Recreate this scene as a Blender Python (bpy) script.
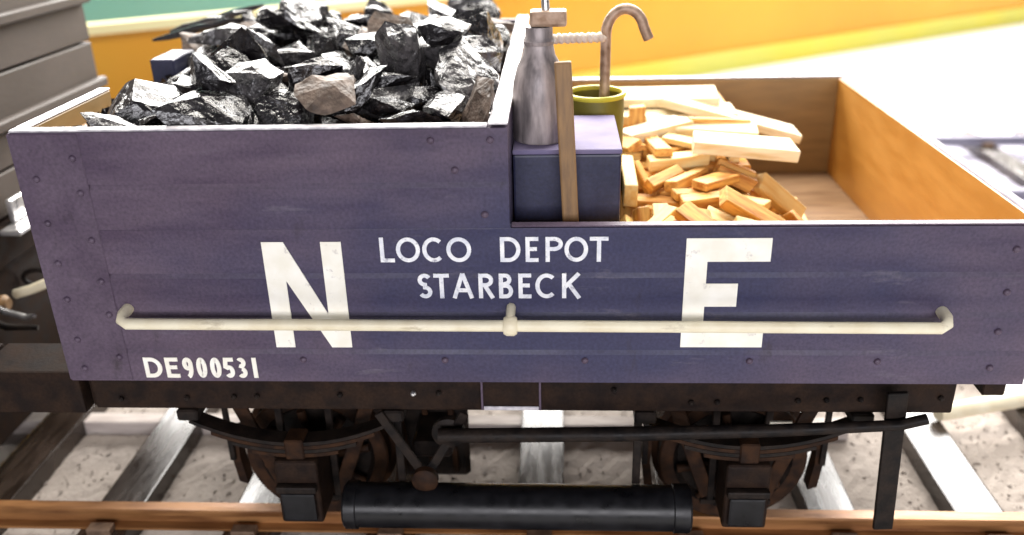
import bpy, bmesh, math, random
from mathutils import Vector, Matrix, Quaternion, noise

for o in list(bpy.data.objects): bpy.data.objects.remove(o)
sc = bpy.context.scene
COL = sc.collection
# ------------------------------------------------------------------ camera
cam_d = bpy.data.cameras.new('camera'); cam = bpy.data.objects.new('camera', cam_d); COL.objects.link(cam)
cam.location = (0.2662, -0.4020, 0.2468)
cam.rotation_euler = (math.radians(65.9329), math.radians(1.376), math.radians(2.7252))
cam_d.sensor_width = 36; cam_d.lens = 878.43 / 1024 * 36
cam_d.clip_start = 0.01; cam_d.clip_end = 100
cam_d.dof.use_dof = True; cam_d.dof.focus_distance = 0.455; cam_d.dof.aperture_fstop = 5.6
sc.camera = cam
# ------------------------------------------------------------------ world and lamps (an indoor display)
world = bpy.data.worlds.new('World'); sc.world = world; world.use_nodes = True
bg = world.node_tree.nodes['Background']; bg.inputs[0].default_value = (0.93, 0.93, 1.0, 1); bg.inputs[1].default_value = 0.09
def area(name, loc, target, size, power, col):
    d = bpy.data.lights.new(name, 'AREA'); d.shape = 'RECTANGLE'; d.size, d.size_y = size; d.energy = power; d.color = col
    o = bpy.data.objects.new(name, d); COL.objects.link(o); o.location = loc
    o.rotation_euler = (Vector(target) - Vector(loc)).to_track_quat('-Z', 'Y').to_euler()
    return o
area('window_light', (0.2, 2.9, 1.72), (0.25, 0.2, -0.05), (4.8, 1.5), 600, (1.0, 0.97, 0.93))
for lx, ly in ((-0.9, 0.9), (0.25, 0.55), (1.3, 1.0)):
    area('ceiling_light', (lx, ly, 1.9), (lx, ly, 0.0), (0.9, 0.4), 36, (1.0, 0.95, 0.88))
area('front_fill', (0.45, -2.3, 0.50), (0.25, 0.0, 0.0), (2.2, 0.8), 58, (0.97, 0.95, 1.0))  # unseen fill lamp added in front to brighten the near side
sc.view_settings.view_transform = 'Standard'; sc.view_settings.look = 'None'
sc.view_settings.exposure = 0.0; sc.view_settings.gamma = 1.0
sc.cycles.use_denoising = True

# ------------------------------------------------------------------ materials
def mat(name, col, rough=0.5, metal=0.0, col2=None, scale=60, detail=4, bump=0.0, bscale=None, dist=0.0005, rvar=0.0, stretch=(1,1,1), spec=0.5, lo=0.35, hi=0.65, coat=0.0):
    m = bpy.data.materials.new(name); m.use_nodes = True; nt = m.node_tree; N = nt.nodes; b = N['Principled BSDF']
    b.inputs['Base Color'].default_value = (*col, 1); b.inputs['Roughness'].default_value = rough; b.inputs['Metallic'].default_value = metal
    b.inputs['Specular IOR Level'].default_value = spec; b.inputs['Coat Weight'].default_value = coat
    tc = N.new('ShaderNodeTexCoord'); mp = N.new('ShaderNodeMapping'); mp.inputs['Scale'].default_value = stretch
    nt.links.new(tc.outputs['Object'], mp.inputs[0])
    info = N.new('ShaderNodeObjectInfo'); ofs = N.new('ShaderNodeVectorMath'); ofs.operation = 'MULTIPLY_ADD'
    ofs.inputs[1].default_value = (3.1, 5.7, 9.2)
    nt.links.new(info.outputs['Random'], ofs.inputs[0]); nt.links.new(mp.outputs[0], ofs.inputs[2])
    nz = N.new('ShaderNodeTexNoise'); nz.inputs['Scale'].default_value = scale; nz.inputs['Detail'].default_value = detail
    nt.links.new(ofs.outputs[0], nz.inputs['Vector'])
    if col2:
        r = N.new('ShaderNodeValToRGB'); r.color_ramp.elements[0].position = lo; r.color_ramp.elements[1].position = hi
        r.color_ramp.elements[0].color = (*col, 1); r.color_ramp.elements[1].color = (*col2, 1)
        nt.links.new(nz.outputs[0], r.inputs[0]); nt.links.new(r.outputs[0], b.inputs['Base Color'])
    if rvar:
        mr = N.new('ShaderNodeMapRange'); mr.inputs[3].default_value = max(0.03, rough - rvar); mr.inputs[4].default_value = min(1, rough + rvar)
        mr.inputs[1].default_value = 0.3; mr.inputs[2].default_value = 0.7
        nt.links.new(nz.outputs[0], mr.inputs[0]); nt.links.new(mr.outputs[0], b.inputs['Roughness'])
    if bump:
        n2 = N.new('ShaderNodeTexNoise'); n2.inputs['Scale'].default_value = bscale or scale; n2.inputs['Detail'].default_value = 6
        nt.links.new(ofs.outputs[0], n2.inputs['Vector'])
        bp = N.new('ShaderNodeBump'); bp.inputs['Strength'].default_value = bump; bp.inputs['Distance'].default_value = dist
        nt.links.new(n2.outputs[0], bp.inputs['Height']); nt.links.new(bp.outputs[0], b.inputs['Normal'])
    return m
M = {}
M['paint'] = mat('wagon_paint', (0.066, 0.045, 0.074), 0.5, 0, (0.100, 0.071, 0.103), 30, 9, 0.35, 900, 0.0002, 0.12, (0.6, 1, 3.0), spec=0.35)
M['plate'] = mat('plate_paint', (0.066, 0.045, 0.073), 0.5, 0, (0.096, 0.069, 0.100), 40, 9, 0.3, 900, 0.0002, 0.1, spec=0.35)
M['navy'] = mat('navy_paint', (0.014, 0.016, 0.046), 0.45, 0, (0.024, 0.026, 0.064), 50, 6, 0.2, 700, 0.0002, 0.08)
M['edge'] = mat('worn_lit_edge', (0.42, 0.40, 0.44), 0.45, 0.2, (0.75, 0.73, 0.74), 160, 6, 0.3, 500, 0.0003, 0.1)  # worn edges, with the bright light on their tops put into the colour
M['white'] = mat('white_lettering', (0.80, 0.77, 0.66), 0.55, 0, (0.88, 0.86, 0.78), 90, 5, 0.15, 700, 0.0001)
M['small_white'] = mat('small_lettering', (0.62, 0.64, 0.70), 0.55, 0, (0.84, 0.84, 0.84), 220, 5)
M['cream'] = mat('cream_paint', (0.72, 0.64, 0.45), 0.45, 0, (0.80, 0.74, 0.56), 90, 5, 0.2, 500, 0.0002, 0.08)
M['solebar'] = mat('underframe_brown', (0.009, 0.005, 0.004), 0.65, 0, (0.024, 0.013, 0.008), 90, 8, 0.5, 500, 0.0004, 0.12, spec=0.12)
M['iron'] = mat('dark_iron', (0.006, 0.005, 0.005), 0.5, 0.0, (0.020, 0.014, 0.011), 120, 8, 0.5, 500, 0.0004, 0.12, spec=0.12)
M['rust'] = mat('rusty_iron', (0.012, 0.006, 0.004), 0.65, 0.0, (0.038, 0.017, 0.008), 130, 8, 0.5, 500, 0.0004, 0.1, spec=0.12)
M['black'] = mat('black_enamel', (0.004, 0.004, 0.005), 0.34, 0, (0.009, 0.009, 0.011), 120, 6, 0.08, 300, 0.0002, 0.08, spec=0.3)
M['steel'] = mat('bright_steel', (0.55, 0.55, 0.56), 0.32, 0.9, (0.72, 0.71, 0.70), 120, 5, 0.2, 500, 0.0002, 0.1)
M['ply'] = mat('varnished_wood', (0.20, 0.118, 0.036), 0.5, 0, (0.27, 0.160, 0.050), 24, 6, 0.12, 240, 0.0003, 0.05, (1, 1, 5))
M['ply_end_lit'] = mat('varnished_wood_lit', (0.40, 0.175, 0.026), 0.45, 0, (0.46, 0.215, 0.036), 24, 6, 0.12, 240, 0.0003, 0.05, (1, 1, 5))  # same wood as the other lining, the end wall's stronger light put into its colour
M['floor'] = mat('floor_wood', (0.22, 0.125, 0.06), 0.65, 0, (0.33, 0.205, 0.105), 30, 8, 0.3, 240, 0.0004, 0.06, (1, 8, 1))
M['kind'] = mat('kindling_wood', (0.42, 0.15, 0.018), 0.65, 0, (0.78, 0.46, 0.12), 40, 8, 0.35, 300, 0.0004, 0.05, (1, 8, 8))
M['kind2'] = mat('pale_kindling_wood', (0.72, 0.46, 0.15), 0.65, 0, (0.82, 0.64, 0.30), 40, 8, 0.35, 300, 0.0004, 0.05, (1, 8, 8))
M['pale'] = mat('pale_sawn_wood', (0.60, 0.45, 0.22), 0.65, 0, (0.84, 0.76, 0.55), 36, 8, 0.3, 300, 0.0004, 0.05, (1, 8, 8))
M['coal'] = mat('black_coal', (0.006, 0.005, 0.006), 0.2, 0, (0.022, 0.02, 0.022), 4, 8, 1.0, 2.4, 0.0028, 0.1, lo=0.4, hi=0.7, spec=1.0)
M['coal_grey'] = mat('grey_coal', (0.02, 0.019, 0.02), 0.24, 0, (0.08, 0.074, 0.076), 4, 8, 1.0, 2.6, 0.003, 0.12, spec=1.0)
M['coal_brown'] = mat('brown_shale_coal', (0.055, 0.038, 0.028), 0.6, 0, (0.15, 0.108, 0.082), 3, 8, 0.8, 4, 0.003, 0.1, spec=0.3)
M['handle'] = mat('handle_wood', (0.15, 0.078, 0.026), 0.55, 0, (0.27, 0.15, 0.055), 40, 8, 0.3, 300, 0.0003, 0.06, (8, 8, 1))
M['tin'] = mat('galvanised_tin', (0.16, 0.14, 0.14), 0.5, 0.35, (0.46, 0.40, 0.39), 70, 6, 0.35, 260, 0.0005, 0.12, (2.5, 2.5, 0.6))
M['olive'] = mat('olive_tin', (0.12, 0.10, 0.008), 0.55, 0, (0.17, 0.145, 0.012), 60, 5, 0.2, 400, 0.0003)
M['yellow'] = mat('yellow_rim', (0.50, 0.43, 0.03), 0.5, 0, (0.60, 0.53, 0.05), 60, 5)  # rim tone, brighter and yellower than the olive body
M['rod'] = mat('weathered_iron_bar', (0.20, 0.12, 0.07), 0.5, 0.4, (0.42, 0.30, 0.22), 160, 6, 0.4, 500, 0.0004, 0.1)
M['rope'] = mat('pale_wire', (0.55, 0.46, 0.38), 0.6, 0.1, (0.72, 0.62, 0.52), 200, 6, 0.4, 500, 0.0004)
M['sleeper'] = mat('creosoted_sleeper_wood', (0.018, 0.012, 0.009), 0.25, 0, (0.045, 0.031, 0.024), 26, 10, 0.25, 130, 0.0004, 0.08, (7, 1, 1))
M['rail'] = mat('rail_steel', (0.17, 0.07, 0.025), 0.38, 0.35, (0.36, 0.17, 0.06), 50, 8, 0.3, 300, 0.0003, 0.12, (0.4, 3, 3))
M['chair'] = mat('chair_iron', (0.10, 0.06, 0.04), 0.6, 0.2, (0.22, 0.14, 0.09), 120, 6, 0.4, 400, 0.0004)
M['ballast'] = mat('pale_ballast', (0.29, 0.25, 0.22), 0.95, 0, (0.35, 0.305, 0.27), 40, 10, 0.8, 320, 0.0012)
M['batten'] = mat('batten_wood', (0.42, 0.36, 0.33), 0.7, 0, (0.58, 0.52, 0.48), 40, 6, 0.4, 200, 0.0005, 0, (1, 6, 6))
M['table'] = mat('white_table', (0.80, 0.79, 0.78), 0.55, 0, (0.84, 0.83, 0.82), 6, 4, 0.1, 80, 0.001)
M['orange'] = mat('orange_board_paint', (0.70, 0.27, 0.010), 0.5, 0, (0.64, 0.33, 0.020), 2.2, 3, 0.1, 60, 0.001)
M['capping'] = mat('pale_yellow_capping', (0.83, 0.74, 0.36), 0.5, 0, (0.86, 0.80, 0.45), 8, 3)
M['teal'] = mat('teal_wall_paint', (0.16, 0.40, 0.36), 0.7, 0, (0.19, 0.44, 0.39), 2, 4)
M['van'] = mat('taupe_plank_paint', (0.050, 0.037, 0.029), 0.65, 0, (0.075, 0.057, 0.046), 40, 8, 0.4, 300, 0.0005, 0.08, (1, 0.3, 1))

def speckle(m, amount, scale):
    nt = m.node_tree; b = nt.nodes['Principled BSDF']; src = b.inputs['Base Color'].links[0].from_socket
    tc = nt.nodes.new('ShaderNodeTexCoord'); n = nt.nodes.new('ShaderNodeTexNoise'); n.inputs['Scale'].default_value = scale; n.inputs['Detail'].default_value = 3
    nt.links.new(tc.outputs['Object'], n.inputs['Vector'])
    mr = nt.nodes.new('ShaderNodeMapRange'); mr.inputs[1].default_value = .3; mr.inputs[2].default_value = .7; mr.inputs[3].default_value = 1 - amount; mr.inputs[4].default_value = 1 + amount
    mx = nt.nodes.new('ShaderNodeMix'); mx.data_type = 'RGBA'; mx.blend_type = 'MULTIPLY'; mx.inputs[0].default_value = 1
    nt.links.new(n.outputs[0], mr.inputs[0]); nt.links.new(src, mx.inputs[6]); nt.links.new(mr.outputs[0], mx.inputs[7]); nt.links.new(mx.outputs[2], b.inputs['Base Color'])
def navy_middle(m):
    # the middle of the side is tinted navy, fading out unevenly around the lettering
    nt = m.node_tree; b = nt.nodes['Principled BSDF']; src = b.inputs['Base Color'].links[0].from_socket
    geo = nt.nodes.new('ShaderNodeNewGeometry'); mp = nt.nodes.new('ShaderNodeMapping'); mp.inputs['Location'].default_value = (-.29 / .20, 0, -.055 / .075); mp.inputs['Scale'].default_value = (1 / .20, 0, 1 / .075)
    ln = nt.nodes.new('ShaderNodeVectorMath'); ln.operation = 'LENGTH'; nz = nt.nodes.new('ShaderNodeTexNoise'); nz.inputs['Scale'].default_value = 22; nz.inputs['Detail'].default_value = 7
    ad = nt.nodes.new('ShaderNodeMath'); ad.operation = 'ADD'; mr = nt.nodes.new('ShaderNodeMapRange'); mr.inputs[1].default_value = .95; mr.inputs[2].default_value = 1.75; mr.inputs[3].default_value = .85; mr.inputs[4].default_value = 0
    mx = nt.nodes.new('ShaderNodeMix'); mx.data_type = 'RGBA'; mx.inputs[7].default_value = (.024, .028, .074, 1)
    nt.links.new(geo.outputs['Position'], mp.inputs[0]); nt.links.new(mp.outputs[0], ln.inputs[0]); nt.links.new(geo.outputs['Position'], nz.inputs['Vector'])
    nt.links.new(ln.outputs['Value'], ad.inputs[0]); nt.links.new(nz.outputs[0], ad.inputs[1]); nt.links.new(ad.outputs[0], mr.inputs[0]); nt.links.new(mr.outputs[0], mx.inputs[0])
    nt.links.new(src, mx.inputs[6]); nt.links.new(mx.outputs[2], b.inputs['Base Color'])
navy_middle(M['paint'])
def grime(m, col, scale, lo, hi, stretch):
    # flaked and dirty patches, each object its own
    nt = m.node_tree; b = nt.nodes['Principled BSDF']; src = b.inputs['Base Color'].links[0].from_socket
    geo = nt.nodes.new('ShaderNodeNewGeometry'); mp = nt.nodes.new('ShaderNodeMapping'); mp.inputs['Scale'].default_value = stretch
    n = nt.nodes.new('ShaderNodeTexNoise'); n.inputs['Scale'].default_value = scale; n.inputs['Detail'].default_value = 9; n.inputs['Roughness'].default_value = .65
    mr = nt.nodes.new('ShaderNodeMapRange'); mr.inputs[1].default_value = lo; mr.inputs[2].default_value = hi
    mx = nt.nodes.new('ShaderNodeMix'); mx.data_type = 'RGBA'; mx.inputs[7].default_value = (*col, 1)
    nt.links.new(geo.outputs['Position'], mp.inputs[0]); nt.links.new(mp.outputs[0], n.inputs['Vector']); nt.links.new(n.outputs[0], mr.inputs[0]); nt.links.new(mr.outputs[0], mx.inputs[0])
    nt.links.new(src, mx.inputs[6]); nt.links.new(mx.outputs[2], b.inputs['Base Color'])
grime(M['paint'], (.13, .115, .145), 55, .60, .78, (.35, 1, 1.6)); grime(M['paint'], (.025, .018, .02), 38, .62, .80, (1.6, 1, .5))
grime(M['plate'], (.025, .018, .02), 45, .60, .80, (1.3, 1, .6))
grime(M['white'], (.34, .30, .30), 110, .60, .74, (1, 1, 1)); grime(M['small_white'], (.20, .20, .26), 190, .56, .70, (1, 1, 1)); grime(M['cream'], (.36, .29, .18), 90, .60, .75, (.4, 1, 1))
for k_ in ('paint', 'plate', 'solebar', 'iron', 'navy'): speckle(M[k_], 0.20, 600)
# ------------------------------------------------------------------ mesh helpers
WP = {}     # world position of each object's origin
def raw_obj(name, me, origin, parent=None, m=None):
    o = bpy.data.objects.new(name, me); COL.objects.link(o)
    o.location = origin; WP[o.name] = Vector(origin)
    if parent is not None:
        o.parent = parent; o.location = Vector(origin) - WP[parent.name]
    if m is not None and not me.materials: me.materials.append(m if not isinstance(m, str) else M[m])
    return o
def finish(name, bm, m, parent=None, smooth=False, angle=None):
    bmesh.ops.recalc_face_normals(bm, faces=bm.faces)
    xs = [v.co for v in bm.verts]
    c = Vector(((min(v.x for v in xs) + max(v.x for v in xs)) / 2, (min(v.y for v in xs) + max(v.y for v in xs)) / 2, min(v.z for v in xs)))
    for v in bm.verts: v.co -= c
    me = bpy.data.meshes.new(name); bm.to_mesh(me); bm.free()
    if smooth:
        for p in me.polygons: p.use_smooth = True
        if angle is not None:
            try: me.set_sharp_from_angle(angle=math.radians(angle))
            except Exception: pass
    return raw_obj(name, me, c, parent, m)
def bm_box(bm, x0, x1, y0, y1, z0, z1, bev=0.0, seg=1):
    vs = [bm.verts.new(p) for p in ((x0,y0,z0),(x1,y0,z0),(x1,y1,z0),(x0,y1,z0),(x0,y0,z1),(x1,y0,z1),(x1,y1,z1),(x0,y1,z1))]
    fs = [bm.faces.new([vs[i] for i in f]) for f in ((3,2,1,0),(4,5,6,7),(0,1,5,4),(1,2,6,5),(2,3,7,6),(3,0,4,7))]
    if bev:
        es = list({e for f in fs for e in f.edges})
        bmesh.ops.bevel(bm, geom=es, offset=bev, segments=seg, affect='EDGES', profile=0.6)
    return vs
def box(name, x0, x1, y0, y1, z0, z1, m, parent=None, bev=0.0006, seg=1):
    bm = bmesh.new(); bm_box(bm, min(x0,x1), max(x0,x1), min(y0,y1), max(y0,y1), min(z0,z1), max(z0,z1), bev, seg)
    return finish(name, bm, m, parent)
def bm_tube(bm, pts, rad, n=12, cap=True):
    pts = [Vector(p) for p in pts]; rings = []
    if not isinstance(rad, (list, tuple)): rad = [rad] * len(pts)
    t0 = (pts[1] - pts[0]).normalized(); up = Vector((0, 0, 1)) if abs(t0.z) < 0.9 else Vector((0, 1, 0))
    u = t0.cross(up).normalized()
    for i, p in enumerate(pts):
        t = (pts[min(i + 1, len(pts) - 1)] - pts[max(i - 1, 0)]).normalized()
        u = (u - t * u.dot(t)).normalized(); w = t.cross(u)
        rings.append([bm.verts.new(p + (u * math.cos(2 * math.pi * k / n) + w * math.sin(2 * math.pi * k / n)) * rad[i]) for k in range(n)])
    for a, b in zip(rings, rings[1:]):
        for k in range(n): bm.faces.new((a[k], a[(k + 1) % n], b[(k + 1) % n], b[k]))
    if cap: bm.faces.new(rings[0][::-1]); bm.faces.new(rings[-1])
def tube(name, pts, rad, m, parent=None, n=12):
    bm = bmesh.new(); bm_tube(bm, pts, rad, n)
    return finish(name, bm, m, parent, True, 50)
def bm_lathe(bm, prof, centre, axis, n=32):
    c = Vector(centre); a = Vector(axis).normalized(); u = a.orthogonal().normalized(); w = a.cross(u); rings = []
    for r, h in prof:
        if r < 1e-7: rings.append([bm.verts.new(c + a * h)])
        else: rings.append([bm.verts.new(c + a * h + (u * math.cos(2*math.pi*k/n) + w * math.sin(2*math.pi*k/n)) * r) for k in range(n)])
    for p, q in zip(rings, rings[1:]):
        for k in range(n):
            k2 = (k + 1) % n
            if len(p) == 1 and len(q) == 1: continue
            if len(p) == 1: bm.faces.new((p[0], q[k2], q[k]))
            elif len(q) == 1: bm.faces.new((p[k], p[k2], q[0]))
            else: bm.faces.new((p[k], p[k2], q[k2], q[k]))
def lathe(name, prof, centre, axis, m, parent=None, n=32, angle=35):
    bm = bmesh.new(); bm_lathe(bm, prof, centre, axis, n)
    return finish(name, bm, m, parent, True, angle)
def prism(name, poly, y0, y1, m, parent=None, bev=0.0):
    """polygon in X-Z, extruded along Y"""
    bm = bmesh.new(); a = [bm.verts.new((x, y0, z)) for x, z in poly]; b = [bm.verts.new((x, y1, z)) for x, z in poly]
    bm.faces.new(a); bm.faces.new(b[::-1])
    for k in range(len(poly)): bm.faces.new((a[k], b[k], b[(k+1) % len(poly)], a[(k+1) % len(poly)]))
    if bev: bmesh.ops.bevel(bm, geom=bm.edges[:], offset=bev, segments=1, affect='EDGES')
    return finish(name, bm, m, parent)
def bar(name, p, q, w, y0, y1, m, parent=None):
    p, q = Vector(p), Vector(q); d = (q - p).normalized(); n = Vector((-d.y, d.x)) * w / 2
    return prism(name, [tuple(p - n), tuple(q - n), tuple(q + n), tuple(p + n)], y0, y1, m, parent, 0.0004)
def empty(name, loc, label=None, cat=None, group=None):
    o = bpy.data.objects.new(name, None); COL.objects.link(o); o.location = loc; WP[o.name] = Vector(loc); o.empty_display_size = 0.02
    return tag(o, label, cat, group)
def tag(o, label=None, cat=None, group=None, kind=None):
    if label: o['label'] = label
    if cat: o['category'] = cat
    if group: o['group'] = group
    if kind: o['kind'] = kind
    return o
def share(name, src, origin, parent=None):
    return raw_obj(name, src.data, origin, parent)

L = 0.5055; W = 0.3435; XS = 0.2422; HT = 0.1387; HL = 0.0882
RAILZ = -0.127; RY = 0.0505; SLZ = -0.141; TBL = -0.162

# ------------------------------------------------------------------ setting
tag(box('table_top', -2.4, 3.4, -0.35, 3.6, TBL - 0.03, TBL, 'table', None, 0.002), kind='structure')
bo = empty('display_board', (0.6, 1.559, TBL), 'orange painted upright board with pale yellow top strip behind the wagon', 'board')
bd = Vector((0.8403, 0.5421, 0)); bn = Vector((-0.5421, 0.8403, 0)); bp0 = Vector((0.3938, 1.4258, 0))
def board_piece(name, s0, s1, t0, t1, z0, z1, m):
    bm = bmesh.new(); vs = bm_box(bm, s0, s1, t0, t1, z0, z1)
    for v in bm.verts: v.co = bp0 + bd * v.co.x + bn * v.co.y + Vector((0, 0, v.co.z))
    return finish(name, bm, m, bo)
board_piece('panel', -1.6, 3.2, 0, 0.018, TBL + 0.0003, 0.045, 'orange')
M['green'] = mat('yellow_green_paint', (0.62, 0.56, 0.06), 0.5, 0, (0.55, 0.55, 0.10), 5, 3)
board_piece('foot_strip', -1.6, 3.2, -0.006, -0.0002, TBL + 0.0003, -0.118, 'green')
board_piece('capping_strip', -1.6, 3.2, -0.004, 0.022, 0.0452, 0.060, 'capping')

wl = empty('partition_wall', (0.4, 1.75, TBL)); tag(wl, kind='structure')
bo_keep = bo; bo = wl
board_piece('wall_panel', -2.6, -0.265, 0.30, 0.32, TBL + .0003, 0.34, 'teal')
board_piece('wall_panel', -0.2645, 2.4, 0.30, 0.32, TBL + .0003, 0.34, 'capping')
bo = bo_keep
M['far_ballast'] = mat('blue_grey_ballast', (0.24, 0.23, 0.30), 0.9, 0, (0.42, 0.41, 0.48), 30, 8, 0.5, 260, 0.0016)
M['far_rail'] = mat('dull_grey_rail', (0.24, 0.23, 0.30), 0.6, 0.2, (0.34, 0.33, 0.40), 30, 6)
def ballast(name, x0, x1, ya, yb, top, seed, label, group=None, m='ballast', stones=0):
    r = random.Random(seed); bm = bmesh.new(); nx = int((x1 - x0) / 0.006); prof = [(ya - 0.02, TBL + 0.0005)] + [(ya + (yb - ya) * k / 60, top) for k in range(61)] + [(yb + 0.02, TBL + 0.0005)]
    rows = []
    for i in range(nx + 1):
        x = x0 + (x1 - x0) * i / nx
        rows.append([bm.verts.new((x + r.uniform(-.001, .001), y + r.uniform(-.001, .001), z + (r.uniform(-.0009, .0009) if z > TBL + 0.002 else 0))) for y, z in prof])
    for a, b in zip(rows, rows[1:]):
        for k in range(len(prof) - 1): bm.faces.new((a[k], a[k+1], b[k+1], b[k]))
    for k in range(stones):
        x, y = r.uniform(-.22, .75), r.uniform(-.02, .34); q = r.uniform(.0008, .0022)
        vs = [bm.verts.new((x + r.uniform(-q, q), y + r.uniform(-q, q), top + r.uniform(-.3, 1) * q)) for _ in range(6)]
        for f in ((0,1,2),(0,2,3),(0,3,4),(0,4,1),(5,2,1),(5,3,2),(5,4,3),(5,1,4)): bm.faces.new([vs[i] for i in f])
    o = finish(name, bm, m, None, False)
    return tag(o, label, 'ballast', group, 'stuff')
ballast('ballast', -1.0, 1.5, -0.07, 0.42, SLZ - 0.0150, 3, 'pale ballast bed between the sleepers under the wagon', None, 'ballast', 3500)

def track(name, x0, x1, ofs, label, sl_x, group, rm='rail'):
    t = empty(name, ((x0 + x1) / 2, W / 2 + ofs, SLZ), label, 'track', group)
    r = random.Random(11)
    def rail_mesh(y):
        prof = [(-.0075,0),(.0075,0),(.0075,.0015),(.0018,.0026),(.0018,.0085),(.0048,.0098),(.0048,.0128),(.0040,.0138),(-.0040,.0138),(-.0048,.0128),(-.0048,.0098),(-.0018,.0085),(-.0018,.0026),(-.0075,.0015)]
        bm = bmesh.new(); A = [bm.verts.new((x0, y + a, SLZ + 0.0002 + b)) for a, b in prof]; B = [bm.verts.new((x1, y + a, SLZ + 0.0002 + b)) for a, b in prof]
        bm.faces.new(A); bm.faces.new(B[::-1]); n = len(prof)
        for k in range(n): bm.faces.new((A[k], B[k], B[(k+1) % n], A[(k+1) % n]))
        return finish('rail', bm, rm, t)
    for y in (RY, W - RY): rail_mesh(y + ofs)
    ch = None
    for x in sl_x:
        j = r.uniform(-.0015, .0015); a = r.uniform(-.004, .004)
        bm = bmesh.new(); bm_box(bm, x, x + 0.032, -0.035 + ofs + j, 0.375 + ofs + j, SLZ - 0.0190, SLZ, 0.0012, 2)
        for v in bm.verts: v.co.x += (v.co.y - ofs - .17) * a
        sl = finish('sleeper', bm, 'sleeper', t)
        for y in (RY, W - RY):
            for s in (-1, 1):
                yc = y + ofs + s * 0.0105
                if ch is None:
                    bm = bmesh.new(); bm_box(bm, x + .008, x + .024, yc - .004, yc + .004, SLZ, SLZ + .0055, .001, 2); ch = finish('rail_chair', bm, 'chair', sl)
                else: share('rail_chair', ch, (x + .016, yc, SLZ + 0.0001), sl)
    return t
sp = 0.0958
track('railway_track', -0.75, 1.25, 0.0, 'rusty railed track on grey sleepers carrying the wagon', [-0.05 + sp * k for k in range(-6, 13)], 'display tracks')
ballast('ballast', -0.6, 2.6, 0.56, 1.03, SLZ - 0.0150, 4, 'blurred blue grey ballast of the track behind the wagon', None, 'far_ballast')
track('railway_track', -0.6, 2.6, 0.62, 'empty blurred track running behind the wagon', [-0.45 + sp * k for k in range(31)], 'display tracks', 'far_rail')
tag(box('long_batten', -0.7, 0.488, 0.172, 0.186, TBL + .0005, SLZ - 0.0035, 'batten', None, .0008), 'pale timber strip running between the sleepers under the wagon', 'batten')
pp = tube('ground_pipe', [(0.553, 0.1755, SLZ + .0072), (0.56, 0.178, SLZ + .0072), (0.72, 0.225, SLZ + .0072)], [0.0058, 0.0066, 0.0066], 'cream', None, 16)
tag(pp, 'pale cream pipe lying across the sleepers at the right end of the wagon', 'pipe')

# ------------------------------------------------------------------ the wagon
wg = empty('coal_wagon', (L / 2, W / 2, RAILZ), 'grey purple model railway wagon lettered N E LOCO DEPOT STARBECK, loaded with coal and kindling', 'wagon')
TH = 0.0065
zb = [0.0, 0.0198, 0.0418, 0.0640, HL, 0.1122, HT]
g = 0.00006
def side(y0, y1):
    for k in range(6):
        x1 = L if k < 4 else XS
        top = zb[k+1] - (0.0 if k in (5,) else g)
        c = 0.0022 if top < HT - .001 and k != 3 else 0.0003; z0 = zb[k] + (g if k else 0); f, bk = (y0, y1) if y0 < .1 else (y1, y0); sg = 1 if bk > f else -1
        prof = [(f, z0), (f, top - c * 1.3), (f + sg * c * .55, top), (bk, top), (bk, z0)]
        bm = bmesh.new(); A = [bm.verts.new((0, y, z)) for y, z in prof]; B = [bm.verts.new((x1, y, z)) for y, z in prof]
        bm.faces.new(A); bm.faces.new(B[::-1])
        for q in range(5): bm.faces.new((A[q], B[q], B[(q+1) % 5], A[(q+1) % 5]))
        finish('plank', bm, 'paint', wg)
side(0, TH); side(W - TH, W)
# ends (the left one has an opening in its top plank)
for k in range(5):
    box('end_plank', 0.0003, TH, TH + .0002, W - TH - .0002, zb[k] + (g if k else 0), zb[k+1] - g, 'paint', wg, 0.0006)
box('end_plank', 0.0003, TH, TH + .0002, 0.0935, zb[5] + g, HT, 'ply', wg, 0.0006)
box('capping', 0.0002, TH + .0002, TH + .0004, 0.0935, HT + .0002, HT + .0014, 'edge', wg, .0004)
box('end_plank', 0.0003, 0.016, 0.163, 0.20, zb[5] + g, HT + .004, 'navy', wg, 0.0008)
box('end_plank', 0.0003, TH, 0.2004, W - TH - .0002, zb[5] + g, HT, 'ply', wg, 0.0006)
for k in range(4):
    box('end_plank', L - TH, L - .0003, TH + .0002, W - TH - .0002, zb[k] + (g if k else 0), zb[k+1] - (g if k < 3 else 0), 'paint', wg, 0.0006)
# inner lining of the open half
box('lining', XS + .0004, L - TH - .0005, TH + .0002, TH + .0017, 0.0062, HL - .0012, 'ply', wg, .0003)
box('lining', XS + .0004, L - TH - .0005, W - TH - .0017, W - TH - .0002, 0.0062, HL - .0006, 'ply', wg, .0003)
box('lining', L - TH - .0018, L - TH - .0002, TH + .002, W - TH - .002, 0.0062, HL - .0006, 'ply_end_lit', wg, .0003)
ny = 6; y0 = TH + .0003; y1 = W - TH - .0003
for k in range(ny):
    a = y0 + (y1 - y0) * k / ny; b = y0 + (y1 - y0) * (k + 1) / ny
    box('floor_board', TH + .0003, L - TH - .0003, a + .0002, b - .0002, 0.0, 0.006, 'floor', wg, .0003)
box('bunker_floor', TH + .0003, XS - .0092, TH + .0003, W - TH - .0003, 0.118, 0.1285, 'floor', wg, .0003)
box('bulkhead', XS - .009, XS, TH + .0002, W - TH - .0002, .0062, HT + .0012, 'paint', wg, .0008)
box('capping', XS - .0092, XS + .0002, .0003, W - .0003, HT + .0014, HT + .0026, 'edge', wg, .0004)
box('capping', .0004, XS - .0096, .0002, TH - .0002, HT + .0001, HT + .0013, 'edge', wg, .0004)
box('capping', XS + .0006, L - .0002, .0004, TH - .0004, HL + .0001, HL + .0010, 'plate', wg, .0004)
box('capping', XS + .0006, L - .0002, W - TH + .0002, W - .0002, HL + .0001, HL + .0010, 'edge', wg, .0004)
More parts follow.
